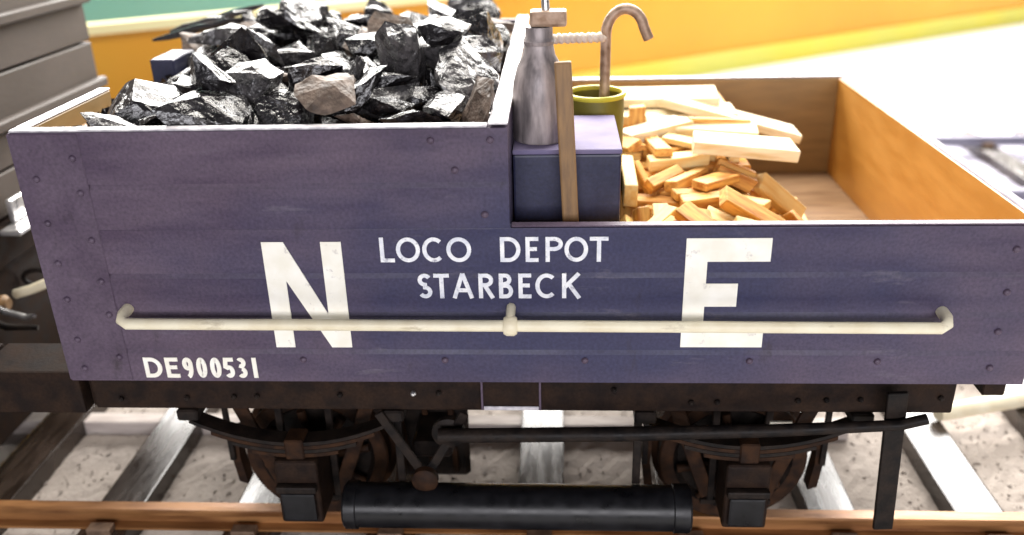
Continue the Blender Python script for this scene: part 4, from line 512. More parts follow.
WOOD = [[0,1,0.3033,0.0447,0.0287,0.697,0.122,-0.185,0.682],[1,1,0.3097,0.1743,0.0729,0.147,-0.022,-0.003,0.989],[2,1,0.3208,0.0306,0.0071,0.006,0.9,-0.435,-0.002],[3,1,0.3343,0.1022,0.0583,0.12,0.003,-0.001,0.993],[4,1,0.3623,0.1081,0.0584,0.99,-0.01,-0.001,-0.144],[5,1,0.3207,0.2024,0.0845,0.503,-0.49,0.496,0.511],[6,1,0.4633,0.0462,0.0104,0.355,0.385,-0.619,-0.586],[7,1,0.3672,0.1775,0.0727,0.625,-0.0,-0.002,-0.78],[8,1,0.319,0.1511,0.0589,1.0,0.011,0.004,0.009],[9,1,0.3042,0.0883,0.0084,0.715,0.0,0.001,-0.699],[10,1,0.3905,0.0651,0.0082,0.707,-0.001,-0.0,-0.707],[11,1,0.3818,0.1743,0.0725,0.71,0.009,-0.009,-0.704],[12,1,0.3778,0.119,0.0588,0.297,-0.004,-0.0,0.955],[13,1,0.4293,0.1469,0.0077,0.459,-0.002,0.0,0.888],[14,1,0.3906,0.127,0.0276,0.601,-0.371,0.606,-0.366],[15,1,0.3874,0.0947,0.0434,0.96,-0.008,0.277,0.021],[16,1,0.3424,0.0888,0.0444,0.996,-0.007,-0.001,0.083],[17,1,0.3732,0.0406,0.0309,0.107,0.136,-0.617,0.768],[18,1,0.3424,0.0343,0.0071,0.186,-0.003,0.003,0.982],[19,1,0.3245,0.1151,0.0593,0.015,-0.992,0.126,-0.004],[20,1,0.3773,0.0798,0.0446,0.727,-0.682,-0.053,0.061],[21,1,0.4022,0.0853,0.0123,0.663,0.071,-0.105,0.738],[22,1,0.3881,0.0653,0.019,0.501,0.501,0.501,0.498],[23,1,0.3918,0.103,0.0087,0.713,-0.0,0.006,-0.701],[24,1,0.3708,0.2091,0.0766,0.049,0.061,-0.728,-0.681],[25,1,0.4308,0.0543,0.0099,0.296,0.31,0.633,0.645],[26,1,0.4193,0.1739,0.0075,0.267,0.003,0.0,-0.964],[27,1,0.3515,0.0404,0.026,0.792,0.607,0.048,-0.042],[28,1,0.3893,0.0603,0.0413,0.892,0.081,0.197,0.398],[29,1,0.3035,0.0888,0.015,0.005,-0.725,-0.688,-0.005],[30,1,0.4437,0.0562,0.0088,0.884,0.005,-0.001,-0.467],[31,1,0.3706,0.042,0.0096,0.716,0.698,-0.006,0.001],[32,1,0.3252,0.0558,0.0443,0.011,-0.608,-0.794,-0.0],[33,1,0.3971,0.1757,0.0075,0.731,-0.009,-0.01,0.682],[34,1,0.422,0.0954,0.0085,0.005,0.823,0.568,0.003],[35,1,0.3296,0.1907,0.073,0.009,-0.424,0.905,-0.011],[36,1,0.4052,0.0321,0.034,0.573,-0.095,0.0,0.814],[37,1,0.4104,0.2152,0.0086,0.012,0.931,0.364,0.008],[38,1,0.4345,0.2244,0.0093,0.378,0.005,-0.002,-0.926],[39,1,0.3429,0.1551,0.074,0.001,0.162,-0.987,-0.004],[40,1,0.4493,0.1529,0.0073,0.007,0.996,-0.09,-0.001],[41,1,0.3586,0.1334,0.0583,0.951,-0.008,-0.002,0.308],[42,1,0.3098,0.0194,0.0078,0.017,0.938,-0.346,-0.012],[43,1,0.4368,0.1682,0.0074,0.01,0.953,0.302,0.004],[44,1,0.3076,0.0931,0.0503,0.75,0.248,-0.332,0.516],[45,1,0.4256,0.1025,0.033,0.707,-0.023,0.329,0.625],[46,1,0.3737,0.023,0.0077,0.991,-0.006,-0.001,-0.132],[47,1,0.4095,0.1037,0.0273,0.184,-0.424,-0.871,-0.169],[48,1,0.3009,0.1888,0.0692,0.144,-0.175,-0.023,0.974],[49,1,0.4152,0.1096,0.0077,0.609,0.004,0.001,-0.793],[50,1,0.4282,0.0482,0.009,0.632,-0.645,0.311,-0.297],[51,1,0.4106,0.0125,0.0073,0.003,-1.0,0.01,-0.001],[52,1,0.3945,0.1374,0.0122,0.165,0.736,-0.656,-0.014],[53,1,0.3632,0.0355,0.0148,0.523,-0.85,0.066,0.026],[54,1,0.4225,0.1371,0.0111,0.367,0.142,0.007,-0.919],[55,1,0.3175,0.0384,0.0211,0.68,0.664,-0.164,0.265],[56,1,0.3042,0.0938,0.0223,0.005,0.699,0.715,0.01],[57,1,0.3272,0.1427,0.0629,0.952,0.306,0.014,0.019],[58,1,0.3344,0.0974,0.0465,0.696,0.718,0.011,0.011],[59,1,0.4102,0.0462,0.0072,0.585,0.005,0.004,0.811],[60,1,0.331,0.081,0.0511,0.309,0.028,0.145,-0.94],[61,1,0.4124,0.1063,0.014,0.046,0.674,0.737,0.017],[62,1,0.3096,0.1228,0.0716,0.546,-0.445,-0.535,0.467],[63,1,0.449,0.078,0.0076,0.767,-0.011,0.008,-0.641],[64,1,0.3829,0.1963,0.0745,0.061,0.053,-0.692,-0.717],[65,1,0.3828,0.0187,0.0138,0.991,-0.034,0.001,-0.13],[66,1,0.3053,0.0638,0.0414,0.698,-0.078,-0.082,0.708],[67,1,0.3395,0.1845,0.0738,0.011,-0.895,-0.445,0.007],[68,1,0.4013,0.1066,0.0073,0.694,0.006,0.002,0.72],[69,1,0.3262,0.0777,0.0573,0.699,0.072,0.117,-0.701],[70,1,0.4259,0.0388,0.0138,0.213,-0.738,0.639,-0.037],[71,1,0.3372,0.023,0.0108,0.962,-0.013,0.08,-0.261],[72,1,0.316,0.0863,0.0527,0.202,-0.701,0.548,0.408],[73,1,0.3134,0.0373,0.0396,0.673,0.337,-0.417,0.51],[74,1,0.3775,0.0674,0.0501,0.045,-0.997,0.039,0.056],[75,1,0.3665,0.0116,0.0104,0.007,0.097,-0.004,0.995],[76,1,0.4231,0.1789,0.0134,0.016,0.099,0.995,-0.022],[77,1,0.3188,0.0192,0.0151,0.189,-0.11,-0.653,0.725],[78,1,0.3811,0.0202,0.0196,0.972,-0.028,-0.007,-0.235],[79,1,0.395,0.091,0.0215,0.546,-0.45,-0.564,0.426],[80,1,0.4459,0.0513,0.0149,0.01,-0.816,0.578,0.003],[81,1,0.4027,0.039,0.0149,0.022,-0.932,-0.326,-0.156],[82,1,0.415,0.0342,0.0152,0.919,0.073,-0.206,0.328],[83,1,0.3471,0.0795,0.0497,0.914,0.235,-0.039,0.327],[84,1,0.4269,0.0731,0.0082,0.156,0.002,-0.009,-0.988],[85,1,0.3604,0.0695,0.0441,0.008,0.013,-0.999,-0.03],[86,1,0.3531,0.1025,0.0646,0.017,-0.991,-0.135,-0.004],[87,1,0.398,0.0236,0.0198,0.078,0.113,0.62,0.772],[88,1,0.4585,0.1368,0.0113,0.977,-0.0,0.116,0.179],[89,1,0.4506,0.1262,0.0078,0.797,-0.01,0.01,-0.604],[90,1,0.4401,0.1147,0.0099,0.637,0.651,-0.294,-0.289],[91,1,0.3284,0.0378,0.0511,0.689,0.039,-0.008,0.724],[92,1,0.3739,0.2018,0.0757,0.048,-0.066,0.72,-0.689],[93,1,0.2826,0.0222,0.01,0.725,0.679,-0.083,-0.081],[94,1,0.4111,0.1723,0.0221,0.052,0.651,-0.756,0.04],[95,1,0.3019,0.0097,0.0154,0.058,-0.055,0.708,0.701],[96,1,0.3549,0.0575,0.0442,0.0,0.016,1.0,-0.0],[97,1,0.3671,0.0311,0.0244,0.053,0.999,-0.012,-0.002],[98,1,0.3039,0.0718,0.0458,0.079,-0.69,0.716,-0.07],[99,1,0.3241,0.0255,0.0226,0.294,-0.16,-0.068,-0.94],[100,1,0.4096,0.0734,0.0259,0.878,0.191,0.353,0.259],[101,1,0.4176,0.0113,0.016,0.701,0.713,-0.014,0.01],[102,1,0.3279,0.0609,0.0606,0.045,0.479,-0.862,-0.159],[103,1,0.2752,0.0188,0.0183,0.198,-0.176,0.88,0.394],[104,1,0.3988,0.0321,0.0226,0.123,-0.98,0.137,0.08],[105,1,0.4091,0.1685,0.0143,0.712,0.7,0.046,0.031],[106,1,0.4142,0.0946,0.0352,0.014,0.958,0.066,-0.279],[107,1,0.3031,0.0563,0.0149,0.208,-0.672,0.701,0.114],[108,1,0.3942,0.1882,0.0166,0.481,0.52,-0.488,-0.51],[109,1,0.4118,0.1462,0.0311,0.256,-0.184,-0.592,0.742],[110,1,0.4285,0.0805,0.0097,0.103,0.127,-0.733,-0.66],[111,1,0.3506,0.0641,0.058,0.055,-0.723,0.647,0.235],[112,1,0.4311,0.0943,0.016,0.361,-0.244,0.088,-0.896],[113,1,0.4002,0.1258,0.0217,0.725,0.408,-0.3,-0.466],[114,1,0.4005,0.1443,0.0126,0.413,0.521,0.515,0.542],[115,1,0.3759,0.017,0.0251,0.986,0.08,-0.04,-0.142],[116,1,0.3494,0.0256,0.0195,0.142,0.276,-0.005,0.951],[117,1,0.3526,0.011,0.0196,0.064,0.066,-0.699,0.709],[118,1,0.4258,0.1159,0.0174,0.196,0.86,-0.435,-0.179],[119,1,0.4076,0.149,0.0126,0.421,-0.537,-0.483,0.548],[120,1,0.4101,0.2007,0.0083,0.351,-0.002,0.01,-0.936],[121,1,0.3207,0.1348,0.0671,0.712,-0.408,0.519,-0.239],[122,1,0.4052,0.0818,0.0312,0.263,-0.372,0.198,-0.868],[123,1,0.2584,0.013,0.0157,0.887,0.424,-0.16,0.084],[124,1,0.3529,0.113,0.0649,0.063,-0.993,-0.093,0.045],[125,1,0.3658,0.1419,0.0628,0.775,-0.044,-0.018,-0.63],[126,1,0.4089,0.1267,0.0251,0.263,0.271,-0.925,0.046],[127,1,0.3451,0.1275,0.0628,0.997,-0.061,-0.039,0.02],[128,1,0.3039,0.0597,0.026,0.309,0.619,-0.447,-0.567],[129,1,0.3769,0.0577,0.0536,0.029,-0.013,0.315,-0.949],[130,1,0.3633,0.125,0.0697,0.049,0.428,-0.902,0.021],[131,1,0.3049,0.07,0.0547,0.318,-0.627,0.638,-0.314],[132,1,0.3144,0.1814,0.0788,0.825,0.063,-0.043,-0.56],[133,1,0.3258,0.0291,0.0299,0.097,0.966,0.185,-0.151],[134,1,0.3797,0.0401,0.0199,0.983,-0.172,0.071,-0.0],[135,1,0.3985,0.0738,0.0273,0.301,0.494,-0.759,-0.3],[136,1,0.4186,0.1773,0.0278,0.005,0.701,0.709,-0.077],[137,1,0.3494,0.0241,0.027,0.005,-0.951,0.14,0.275],[138,1,0.3266,0.0306,0.0579,0.74,0.024,-0.023,0.672],[139,1,0.3497,0.1794,0.0743,0.634,-0.638,-0.308,0.31],[140,1,0.3976,0.195,0.0365,0.041,-0.714,0.698,-0.018],[141,1,0.3455,0.0688,0.055,0.859,0.199,0.017,0.47],[142,1,0.4325,0.1551,0.0123,0.016,-0.246,-0.969,0.016],[143,1,0.3302,0.1964,0.079,0.005,-0.458,0.889,-0.007],[144,1,0.325,0.0754,0.0637,0.879,0.13,-0.044,0.457],[145,1,0.3143,0.0622,0.0497,0.679,0.296,-0.173,-0.649],[146,1,0.4161,0.0631,0.0241,0.312,-0.212,0.057,-0.924],[147,1,0.399,0.1855,0.0209,0.453,-0.541,0.45,-0.547],[148,1,0.3497,0.0213,0.0429,0.287,0.249,0.294,-0.877],[149,1,0.4012,0.1676,0.0386,0.188,-0.562,0.43,-0.681],[150,1,0.3491,0.0588,0.0635,0.881,0.181,0.102,-0.426],[151,1,0.4279,0.0703,0.027,0.414,-0.572,0.581,-0.405],[152,1,0.4187,0.0738,0.0318,0.687,0.153,0.137,0.697],[153,1,0.4277,0.168,0.0291,0.465,0.53,-0.45,-0.548],[154,1,0.3284,0.0383,0.0654,0.652,0.035,0.015,-0.757],[155,1,0.3538,0.0312,0.0319,0.032,-0.228,-0.957,-0.174],[156,1,0.411,0.137,0.0339,0.538,-0.742,-0.042,-0.397],[157,1,0.3984,0.0572,0.0199,0.025,0.729,-0.669,0.14],[158,1,0.2959,0.1994,0.0089,0.709,-0.013,0.009,-0.705],[159,1,0.3731,0.0103,0.0333,0.068,0.061,0.716,-0.692],[160,1,0.3507,0.04,0.0452,0.837,-0.427,0.296,-0.17],[161,1,0.3734,0.035,0.0412,0.434,0.789,0.281,0.332],[162,1,0.3472,0.1321,0.0685,0.429,0.023,-0.075,-0.9],[163,1,0.386,0.0392,0.0387,0.425,-0.12,0.449,-0.777],[164,1,0.4057,0.2067,0.0181,0.503,0.493,0.483,0.52],[165,1,0.3076,0.1765,0.0805,0.473,-0.17,-0.203,0.841],[166,1,0.3499,0.031,0.0389,0.052,-0.351,-0.918,-0.176],[167,1,0.3902,0.0327,0.0364,0.569,-0.024,0.458,-0.682],[168,1,0.3798,0.1444,0.065,0.716,0.663,0.095,-0.195],[169,1,0.4115,0.0193,0.0274,0.011,-0.066,-0.093,-0.993],[170,1,0.331,0.1658,0.081,0.774,0.012,-0.012,-0.633],[171,1,0.4253,0.1633,0.0197,0.078,-0.697,-0.711,-0.044],[172,1,0.3582,0.1725,0.0798,0.985,0.025,0.068,-0.157],[173,1,0.4165,0.032,0.037,0.751,-0.099,0.645,0.101],[174,1,0.4083,0.1913,0.0326,0.384,-0.021,0.001,0.923],[175,1,0.4276,0.0467,0.0337,0.12,-0.705,0.69,0.112],[176,1,0.3622,0.0394,0.0498,0.237,-0.26,0.009,-0.936],[177,1,0.3013,0.0131,0.0343,0.113,0.268,0.39,-0.874],[178,1,0.4116,0.213,0.027,0.913,0.035,0.001,0.406],[179,1,0.4219,0.1291,0.0228,0.177,-0.257,-0.059,-0.948],[180,1,0.4114,0.0101,0.028,0.023,0.022,0.696,-0.717],[181,1,0.4118,0.1633,0.0376,0.031,0.892,0.431,-0.131],[182,1,0.3661,0.0842,0.0569,0.169,-0.181,-0.962,-0.119],[183,1,0.3739,0.0175,0.0424,0.044,-0.104,0.991,0.07],[184,1,0.4104,0.1499,0.049,0.067,0.362,-0.433,0.822],[185,1,0.3969,0.137,0.0383,0.472,-0.562,0.408,-0.543],[186,1,0.3764,0.0288,0.0497,0.544,0.082,0.041,-0.834],[187,1,0.4111,0.0528,0.0334,0.218,-0.372,-0.9,0.061],[188,1,0.3804,0.1516,0.0659,0.739,0.645,0.104,-0.165],[189,1,0.3704,0.0163,0.0327,0.678,0.734,-0.019,0.037],[190,1,0.4113,0.1464,0.0214,0.986,-0.106,0.069,-0.11],[191,1,0.381,0.0925,0.0604,0.048,0.27,-0.211,0.938],[192,1,0.4014,0.0271,0.0468,0.169,0.695,-0.677,-0.175],[193,1,0.321,0.0176,0.0397,0.193,-0.962,0.105,-0.163],[194,1,0.415,0.0498,0.042,0.053,-0.38,-0.909,-0.161],[195,1,0.3369,0.0115,0.0375,0.186,-0.059,0.927,0.32],[196,1,0.3775,0.2025,0.0854,0.714,-0.697,-0.018,0.065],[197,1,0.3323,0.1301,0.0696,0.219,-0.332,0.81,-0.431],[198,1,0.3031,0.0305,0.0355,0.172,0.61,-0.37,-0.679],[199,1,0.3827,0.0778,0.0554,0.977,0.156,0.142,-0.009],[200,1,0.3271,0.2865,0.0839,1.0,-0.0,0.001,0.024],[201,1,0.344,0.241,0.0836,0.998,0.0,0.001,-0.063],[202,1,0.4169,0.2076,0.0376,0.754,0.199,0.533,-0.329],[203,1,0.3252,0.2655,0.0914,1.0,0.002,0.0,0.017],[204,1,0.4097,0.2306,0.0425,0.338,-0.623,0.255,0.658],[205,1,0.3743,0.2798,0.0981,0.79,0.001,-0.002,-0.613],[206,1,0.3426,0.2143,0.0786,0.728,0.683,0.02,0.048]]
DIMS = [[0.0305,0.0091,0.0073],[0.0254,0.0118,0.0058],[0.0252,0.0116,0.0042],[0.0327,0.0085,0.0045],[0.0325,0.0138,0.0046],[0.0285,0.0124,0.0087],[0.0355,0.0108,0.0089],[0.0249,0.014,0.0054],[0.0269,0.0088,0.0055],[0.0403,0.0093,0.0069],[0.0368,0.0106,0.0067],[0.0253,0.0084,0.005],[0.0376,0.011,0.0056],[0.0357,0.0112,0.0055],[0.0399,0.0129,0.0052],[0.0355,0.0117,0.0084],[0.0386,0.01,0.0089],[0.0264,0.0109,0.0078],[0.027,0.0114,0.0042],[0.0374,0.0134,0.0069],[0.0415,0.0102,0.0075],[0.0359,0.0121,0.0063],[0.0408,0.0146,0.0064],[0.0373,0.0084,0.0075],[0.0369,0.015,0.0081],[0.0297,0.0107,0.0073],[0.0245,0.0112,0.0048],[0.0263,0.0084,0.0078],[0.0266,0.0097,0.006],[0.0414,0.0086,0.0062],[0.035,0.0142,0.0081],[0.0413,0.0099,0.0061],[0.0312,0.0142,0.0088],[0.027,0.0092,0.0052],[0.0287,0.0114,0.0069],[0.0293,0.008,0.0061],[0.0314,0.012,0.0088],[0.0378,0.0116,0.0071],[0.0375,0.0084,0.0085],[0.0396,0.0141,0.008],[0.0318,0.0108,0.0045],[0.0367,0.0084,0.0043],[0.0282,0.0091,0.0057],[0.0251,0.008,0.0048],[0.026,0.0105,0.0041],[0.0415,0.0123,0.0047],[0.029,0.0104,0.0058],[0.0265,0.0139,0.009],[0.0333,0.0114,0.0044],[0.026,0.0104,0.0053],[0.0406,0.0091,0.0041],[0.043,0.0117,0.0047],[0.0349,0.0082,0.0066],[0.0436,0.014,0.0075],[0.0292,0.0106,0.0048],[0.0394,0.0117,0.0079],[0.0306,0.0096,0.0081],[0.0437,0.014,0.008],[0.0404,0.0132,0.0051],[0.0344,0.0105,0.0041],[0.0246,0.01,0.0053],[0.0379,0.0147,0.0062],[0.0427,0.0149,0.0088],[0.0313,0.0095,0.0051],[0.0279,0.0094,0.0071],[0.042,0.0139,0.0064],[0.0371,0.0136,0.0044],[0.0372,0.0144,0.0079],[0.039,0.0113,0.0049],[0.0398,0.0103,0.008],[0.0434,0.0108,0.006],[0.0429,0.0131,0.0049],[0.0265,0.0091,0.0085],[0.0401,0.009,0.0081],[0.0436,0.0126,0.0058],[0.035,0.0089,0.0041],[0.0434,0.0125,0.0066],[0.0427,0.011,0.0084],[0.0405,0.0095,0.0053],[0.0299,0.0097,0.0069],[0.0292,0.0109,0.0047],[0.0422,0.0105,0.0063],[0.0357,0.0143,0.0061],[0.0424,0.0115,0.0067],[0.0345,0.0081,0.0062],[0.0277,0.008,0.008],[0.0274,0.0113,0.0076],[0.0351,0.0103,0.0066],[0.0351,0.0135,0.0045],[0.0352,0.0097,0.0054],[0.0394,0.0116,0.0068],[0.0392,0.0144,0.0062],[0.0363,0.0115,0.0066],[0.0379,0.0112,0.0067],[0.0336,0.0146,0.0075],[0.0415,0.0146,0.0053],[0.0352,0.0146,0.0082],[0.0267,0.0089,0.0062],[0.0255,0.0097,0.0044],[0.0374,0.0135,0.0085],[0.0271,0.013,0.0073],[0.0269,0.0142,0.0088],[0.0284,0.0147,0.006],[0.0337,0.0149,0.0082],[0.0272,0.011,0.0066],[0.0308,0.0094,0.0056],[0.0384,0.0081,0.0068],[0.0328,0.0081,0.0057],[0.0365,0.0116,0.0043],[0.0437,0.0135,0.0089],[0.0261,0.0099,0.0042],[0.0396,0.0099,0.0046],[0.0324,0.0144,0.0081],[0.0292,0.009,0.0086],[0.0354,0.0129,0.0044],[0.0252,0.0128,0.0061],[0.0254,0.0146,0.0072],[0.04,0.0086,0.0083],[0.0253,0.014,0.0063],[0.0308,0.0119,0.0086],[0.0294,0.0089,0.0066],[0.0288,0.0088,0.0048],[0.025,0.0094,0.0056],[0.0301,0.0133,0.0054],[0.034,0.0092,0.0057],[0.0244,0.0098,0.0041],[0.0387,0.0119,0.0049],[0.0335,0.0145,0.0045],[0.0404,0.011,0.0065],[0.0407,0.0108,0.0065],[0.0378,0.0149,0.0057],[0.0406,0.0129,0.0072],[0.0321,0.0104,0.0043],[0.0266,0.0085,0.0077],[0.0291,0.0091,0.0044],[0.0408,0.0141,0.0074],[0.0296,0.0097,0.0055],[0.0332,0.0091,0.0062],[0.0293,0.0147,0.0089],[0.0349,0.0097,0.0088],[0.0302,0.0105,0.004],[0.0316,0.0113,0.0065],[0.028,0.0115,0.004],[0.0293,0.0086,0.006],[0.0248,0.0082,0.0055],[0.0287,0.0121,0.0066],[0.039,0.0126,0.0076],[0.0416,0.0107,0.0056],[0.0437,0.009,0.0076],[0.0369,0.0083,0.0082],[0.0418,0.0124,0.0077],[0.0402,0.009,0.0066],[0.0341,0.0138,0.008],[0.0405,0.0121,0.0085],[0.0377,0.0129,0.0051],[0.0246,0.0089,0.0058],[0.0261,0.0139,0.0068],[0.0366,0.0124,0.0074],[0.0338,0.008,0.008],[0.039,0.0115,0.0067],[0.0372,0.0085,0.0077],[0.029,0.0085,0.0053],[0.0386,0.0094,0.0077],[0.0435,0.0115,0.0059],[0.0336,0.0128,0.0078],[0.0363,0.0125,0.0044],[0.0269,0.0098,0.0077],[0.0301,0.012,0.0041],[0.0252,0.0099,0.0074],[0.0378,0.0127,0.0055],[0.0343,0.0113,0.0063],[0.0264,0.0143,0.005],[0.0436,0.0146,0.0041],[0.0332,0.0137,0.0088],[0.033,0.0099,0.005],[0.0429,0.0095,0.0069],[0.0268,0.0117,0.0088],[0.0267,0.0137,0.0065],[0.0417,0.0129,0.0052],[0.042,0.0114,0.0041],[0.0241,0.0114,0.0063],[0.03,0.009,0.0057],[0.0303,0.0139,0.004],[0.039,0.0139,0.0046],[0.0425,0.013,0.0085],[0.0298,0.0106,0.006],[0.044,0.0121,0.0058],[0.0326,0.0099,0.0042],[0.026,0.0138,0.0054],[0.0427,0.0097,0.0053],[0.0342,0.0093,0.0059],[0.0431,0.0142,0.0081],[0.0366,0.0144,0.0087],[0.035,0.013,0.0042],[0.0386,0.0112,0.0078],[0.0369,0.01,0.0042],[0.0425,0.0089,0.0064],[0.0309,0.0101,0.0077],[0.0435,0.0098,0.0073],[0.03,0.0119,0.006],[0.11,0.04,0.008],[0.105,0.036,0.007],[0.066,0.026,0.009],[0.112,0.044,0.007],[0.075,0.026,0.008],[0.1,0.03,0.007],[0.05,0.018,0.008]]
def coal_mesh(i):
    r=random.Random(500+i)
    bm=bmesh.new()
    ax=(r.uniform(.9,1.4),r.uniform(.65,1.05),r.uniform(.26,.6))
    n=r.randint(12,19)
    for k in range(n):
        v=Vector((r.gauss(0,1),r.gauss(0,1),r.gauss(0,1))).normalized()
        p=3.0
        m=(abs(v.x)**p+abs(v.y)**p+abs(v.z)**p)**(1/p)
        v=v/m*r.uniform(.85,1)
        bm.verts.new((v.x*ax[0],v.y*ax[1],v.z*ax[2]))
    res=bmesh.ops.convex_hull(bm,input=bm.verts)
    dead=[g for g in res['geom_interior'] if isinstance(g,bmesh.types.BMVert)]
    bmesh.ops.delete(bm,geom=dead,context='VERTS')
    c=sum((v.co for v in bm.verts),Vector())/len(bm.verts)
    for v in bm.verts: v.co-=c
    me=bpy.data.meshes.new('coal_lump'); bm.to_mesh(me); bm.free()
    return me
def stick_mesh(i,dims):
    r=random.Random(900+i); a,b,c=[d/2 for d in dims]
    bm=bmesh.new()
    ring=[]
    for x in(-a,a):
        sk=r.uniform(-.25,.25)*b; t=r.uniform(.8,1.0); rr=[]
        for y,z in((-b,-c),(b,-c),(b,c),(-b,c)):
            rr.append(bm.verts.new((x+ (sk if y>0 else -sk)+r.uniform(-.04,.04)*b, y*t+r.uniform(-.06,.06)*b, z*r.uniform(.85,1))))
        ring.append(rr)
    bm.faces.new(ring[0][::-1]); bm.faces.new(ring[1])
    for k in range(4):
        bm.faces.new((ring[0][k],ring[0][(k+1)%4],ring[1][(k+1)%4],ring[1][k]))
    bmesh.ops.recalc_face_normals(bm,faces=bm.faces)
    bmesh.ops.bevel(bm,geom=bm.edges[:],offset=.0005,segments=1,affect='EDGES')
    me=bpy.data.meshes.new('kindling_stick'); bm.to_mesh(me); bm.free()
    return me

def facet(me, seed):
    """split the hull faces into small uneven conchoidal facets"""
    r = random.Random(seed); bm = bmesh.new(); bm.from_mesh(me)
    bmesh.ops.subdivide_edges(bm, edges=bm.edges[:], cuts=2, use_grid_fill=True)
    bmesh.ops.triangulate(bm, faces=bm.faces)
    sh = Vector((r.uniform(0, 50), r.uniform(0, 50), r.uniform(0, 50)))
    for v in bm.verts:
        n = noise.cell_vector(v.co * 2.6 + sh); k = noise.noise(v.co * 2.2 + sh); v.co += noise.noise_vector(v.co * 2.2 + sh) * .06
        v.co *= 1 - 0.07 * abs(k) ; v.co -= (n - Vector((.5, .5, .5))) * 0.045
    bm.to_mesh(me); bm.free()
bm = bmesh.new(); rs = random.Random(5)
for k in range(2600):
    x, y = rs.uniform(.009, XS - .012), rs.uniform(.009, W - .009); q = rs.uniform(.0012, .0042)
    vs = [bm.verts.new((min(max(x + rs.uniform(-q, q), .0075), XS - .0098), min(max(y + rs.uniform(-q, q), .0075), W - .0075), .1286 + (0 if j < 4 else rs.uniform(.3, 1.6) * q))) for j in range(7)]
    for f in ((0,1,4),(1,2,5),(2,3,6),(3,0,4),(4,5,6),(1,5,4),(2,6,5),(3,4,6)): bm.faces.new([vs[i] for i in f])
tag(finish('coal_slack', bm, 'coal', None), 'fine black coal slack between the lumps in the bunker', 'coal', None, 'stuff')
CM = {}
def cmesh(i, m):
    if (i, m) not in CM:
        me = coal_mesh(i); facet(me, i); me.materials.append(M[m]); CM[(i, m)] = me
    return CM[(i, m)]
rr = random.Random(77)
HEROES = {-7: ('coal_brown', 'broad brownish grey slab of coal at the near rim, middle of the bunker'), -6: ('coal', 'big black block of coal at the near rim close to the bulkhead')}
for n, (i, s, x, y, z, qw, qx, qy, qz) in enumerate(COAL):
    if (x < .075 and y < .19 and z > .131 + .17 * max(0, x - .02)) or (x > XS - .02 and z > .142): continue
    m = rr.choices(('coal', 'coal_grey', 'coal_brown'), (0.68, 0.22, 0.10))[0]
    hero = HEROES.get(n - len(COAL))
    if hero: m = hero[0]
    o = raw_obj('coal_lump', cmesh(i, m), (x, y, z + .010 - .013 * max(0, 1 - x / .085))); o.scale = (s, s, s)
    o.rotation_mode = 'QUATERNION'; o.rotation_quaternion = (qw, qx, qy, qz)
    tag(o, {'coal': 'glossy black lump in the heap of coal in the bunker', 'coal_grey': 'greyish lump in the heap of coal in the bunker', 'coal_brown': 'dull brownish lump in the heap of coal in the bunker'}[m], 'coal', {'coal': 'black coal lumps', 'coal_grey': 'grey coal lumps', 'coal_brown': 'brown coal lumps'}[m])
    if hero: o['label'] = hero[1]; del o['group']

# ------------------------------------------------------------------ the load: kindling
for n, (x0, x1, y0, y1, z1) in enumerate(((.309,.385,.045,.10,.040), (.309,.388,.1005,.155,.056), (.309,.392,.1555,.22,.070), (.262,.398,.2205,.325,.080))):
    o = box('wood_block', x0, x1, y0, y1, .0063, z1, 'kind', None, .001)
    tag(o, ['thick sawn block at the front of the kindling, mostly buried', 'thick sawn block under the middle of the kindling heap', 'tall sawn block under the back of the kindling heap', 'largest sawn block under the pale planks against the far wall'][n], 'wood block')
SET = {200: (.3217, .2843, .084, 0, 0, 6), 201: (.3428, .2405, .0835, 0, 0, 3), 203: (.3300, .2621, .091, 0, 0, 2), 205: (.3900, .2320, .0830, 0, 14, -8), 202: (.3860, .1560, .0830, 5, 6, 2), 204: (.3650, .1980, .0835, 3, 3, -9), 206: (.3320, .1900, .0850, 4, -4, 30)}
PALE = {200: 'long pale plank under the others against the far wall beside the kindling', 201: 'long pale plank lying flat on the back of the kindling heap', 202: 'short thick pale board lying at the front of the kindling top', 203: 'wide pale plank stacked across two others behind the kindling', 204: 'pale board lying askew behind the short thick board', 205: 'narrow pale plank topmost in the stack by the far wall', 206: 'smallest pale board on the kindling heap'}
for i, s, x, y, z, qw, qx, qy, qz in WOOD:
    m = 'pale' if i >= 200 else rr.choice(('kind', 'kind', 'kind2'))
    me = stick_mesh(i, DIMS[i]); me.materials.append(M[m])
    o = raw_obj('kindling_plank' if i >= 200 else 'kindling_stick', me, (x, y, z)); o.rotation_mode = 'QUATERNION'; o.rotation_quaternion = (qw, qx, qy, qz)
    if i in SET:
        v = SET[i]; o.location = v[:3]; o.rotation_mode = 'XYZ'; o.rotation_euler = [math.radians(a) for a in v[3:]]
    if i >= 200: tag(o, PALE[i], 'plank', 'pale planks on the kindling')
    else: tag(o, 'short split orange stick in the kindling heap' if m == 'kind' else 'short split pale yellow stick in the kindling heap', 'kindling', 'orange kindling sticks' if m == 'kind' else 'pale kindling sticks')

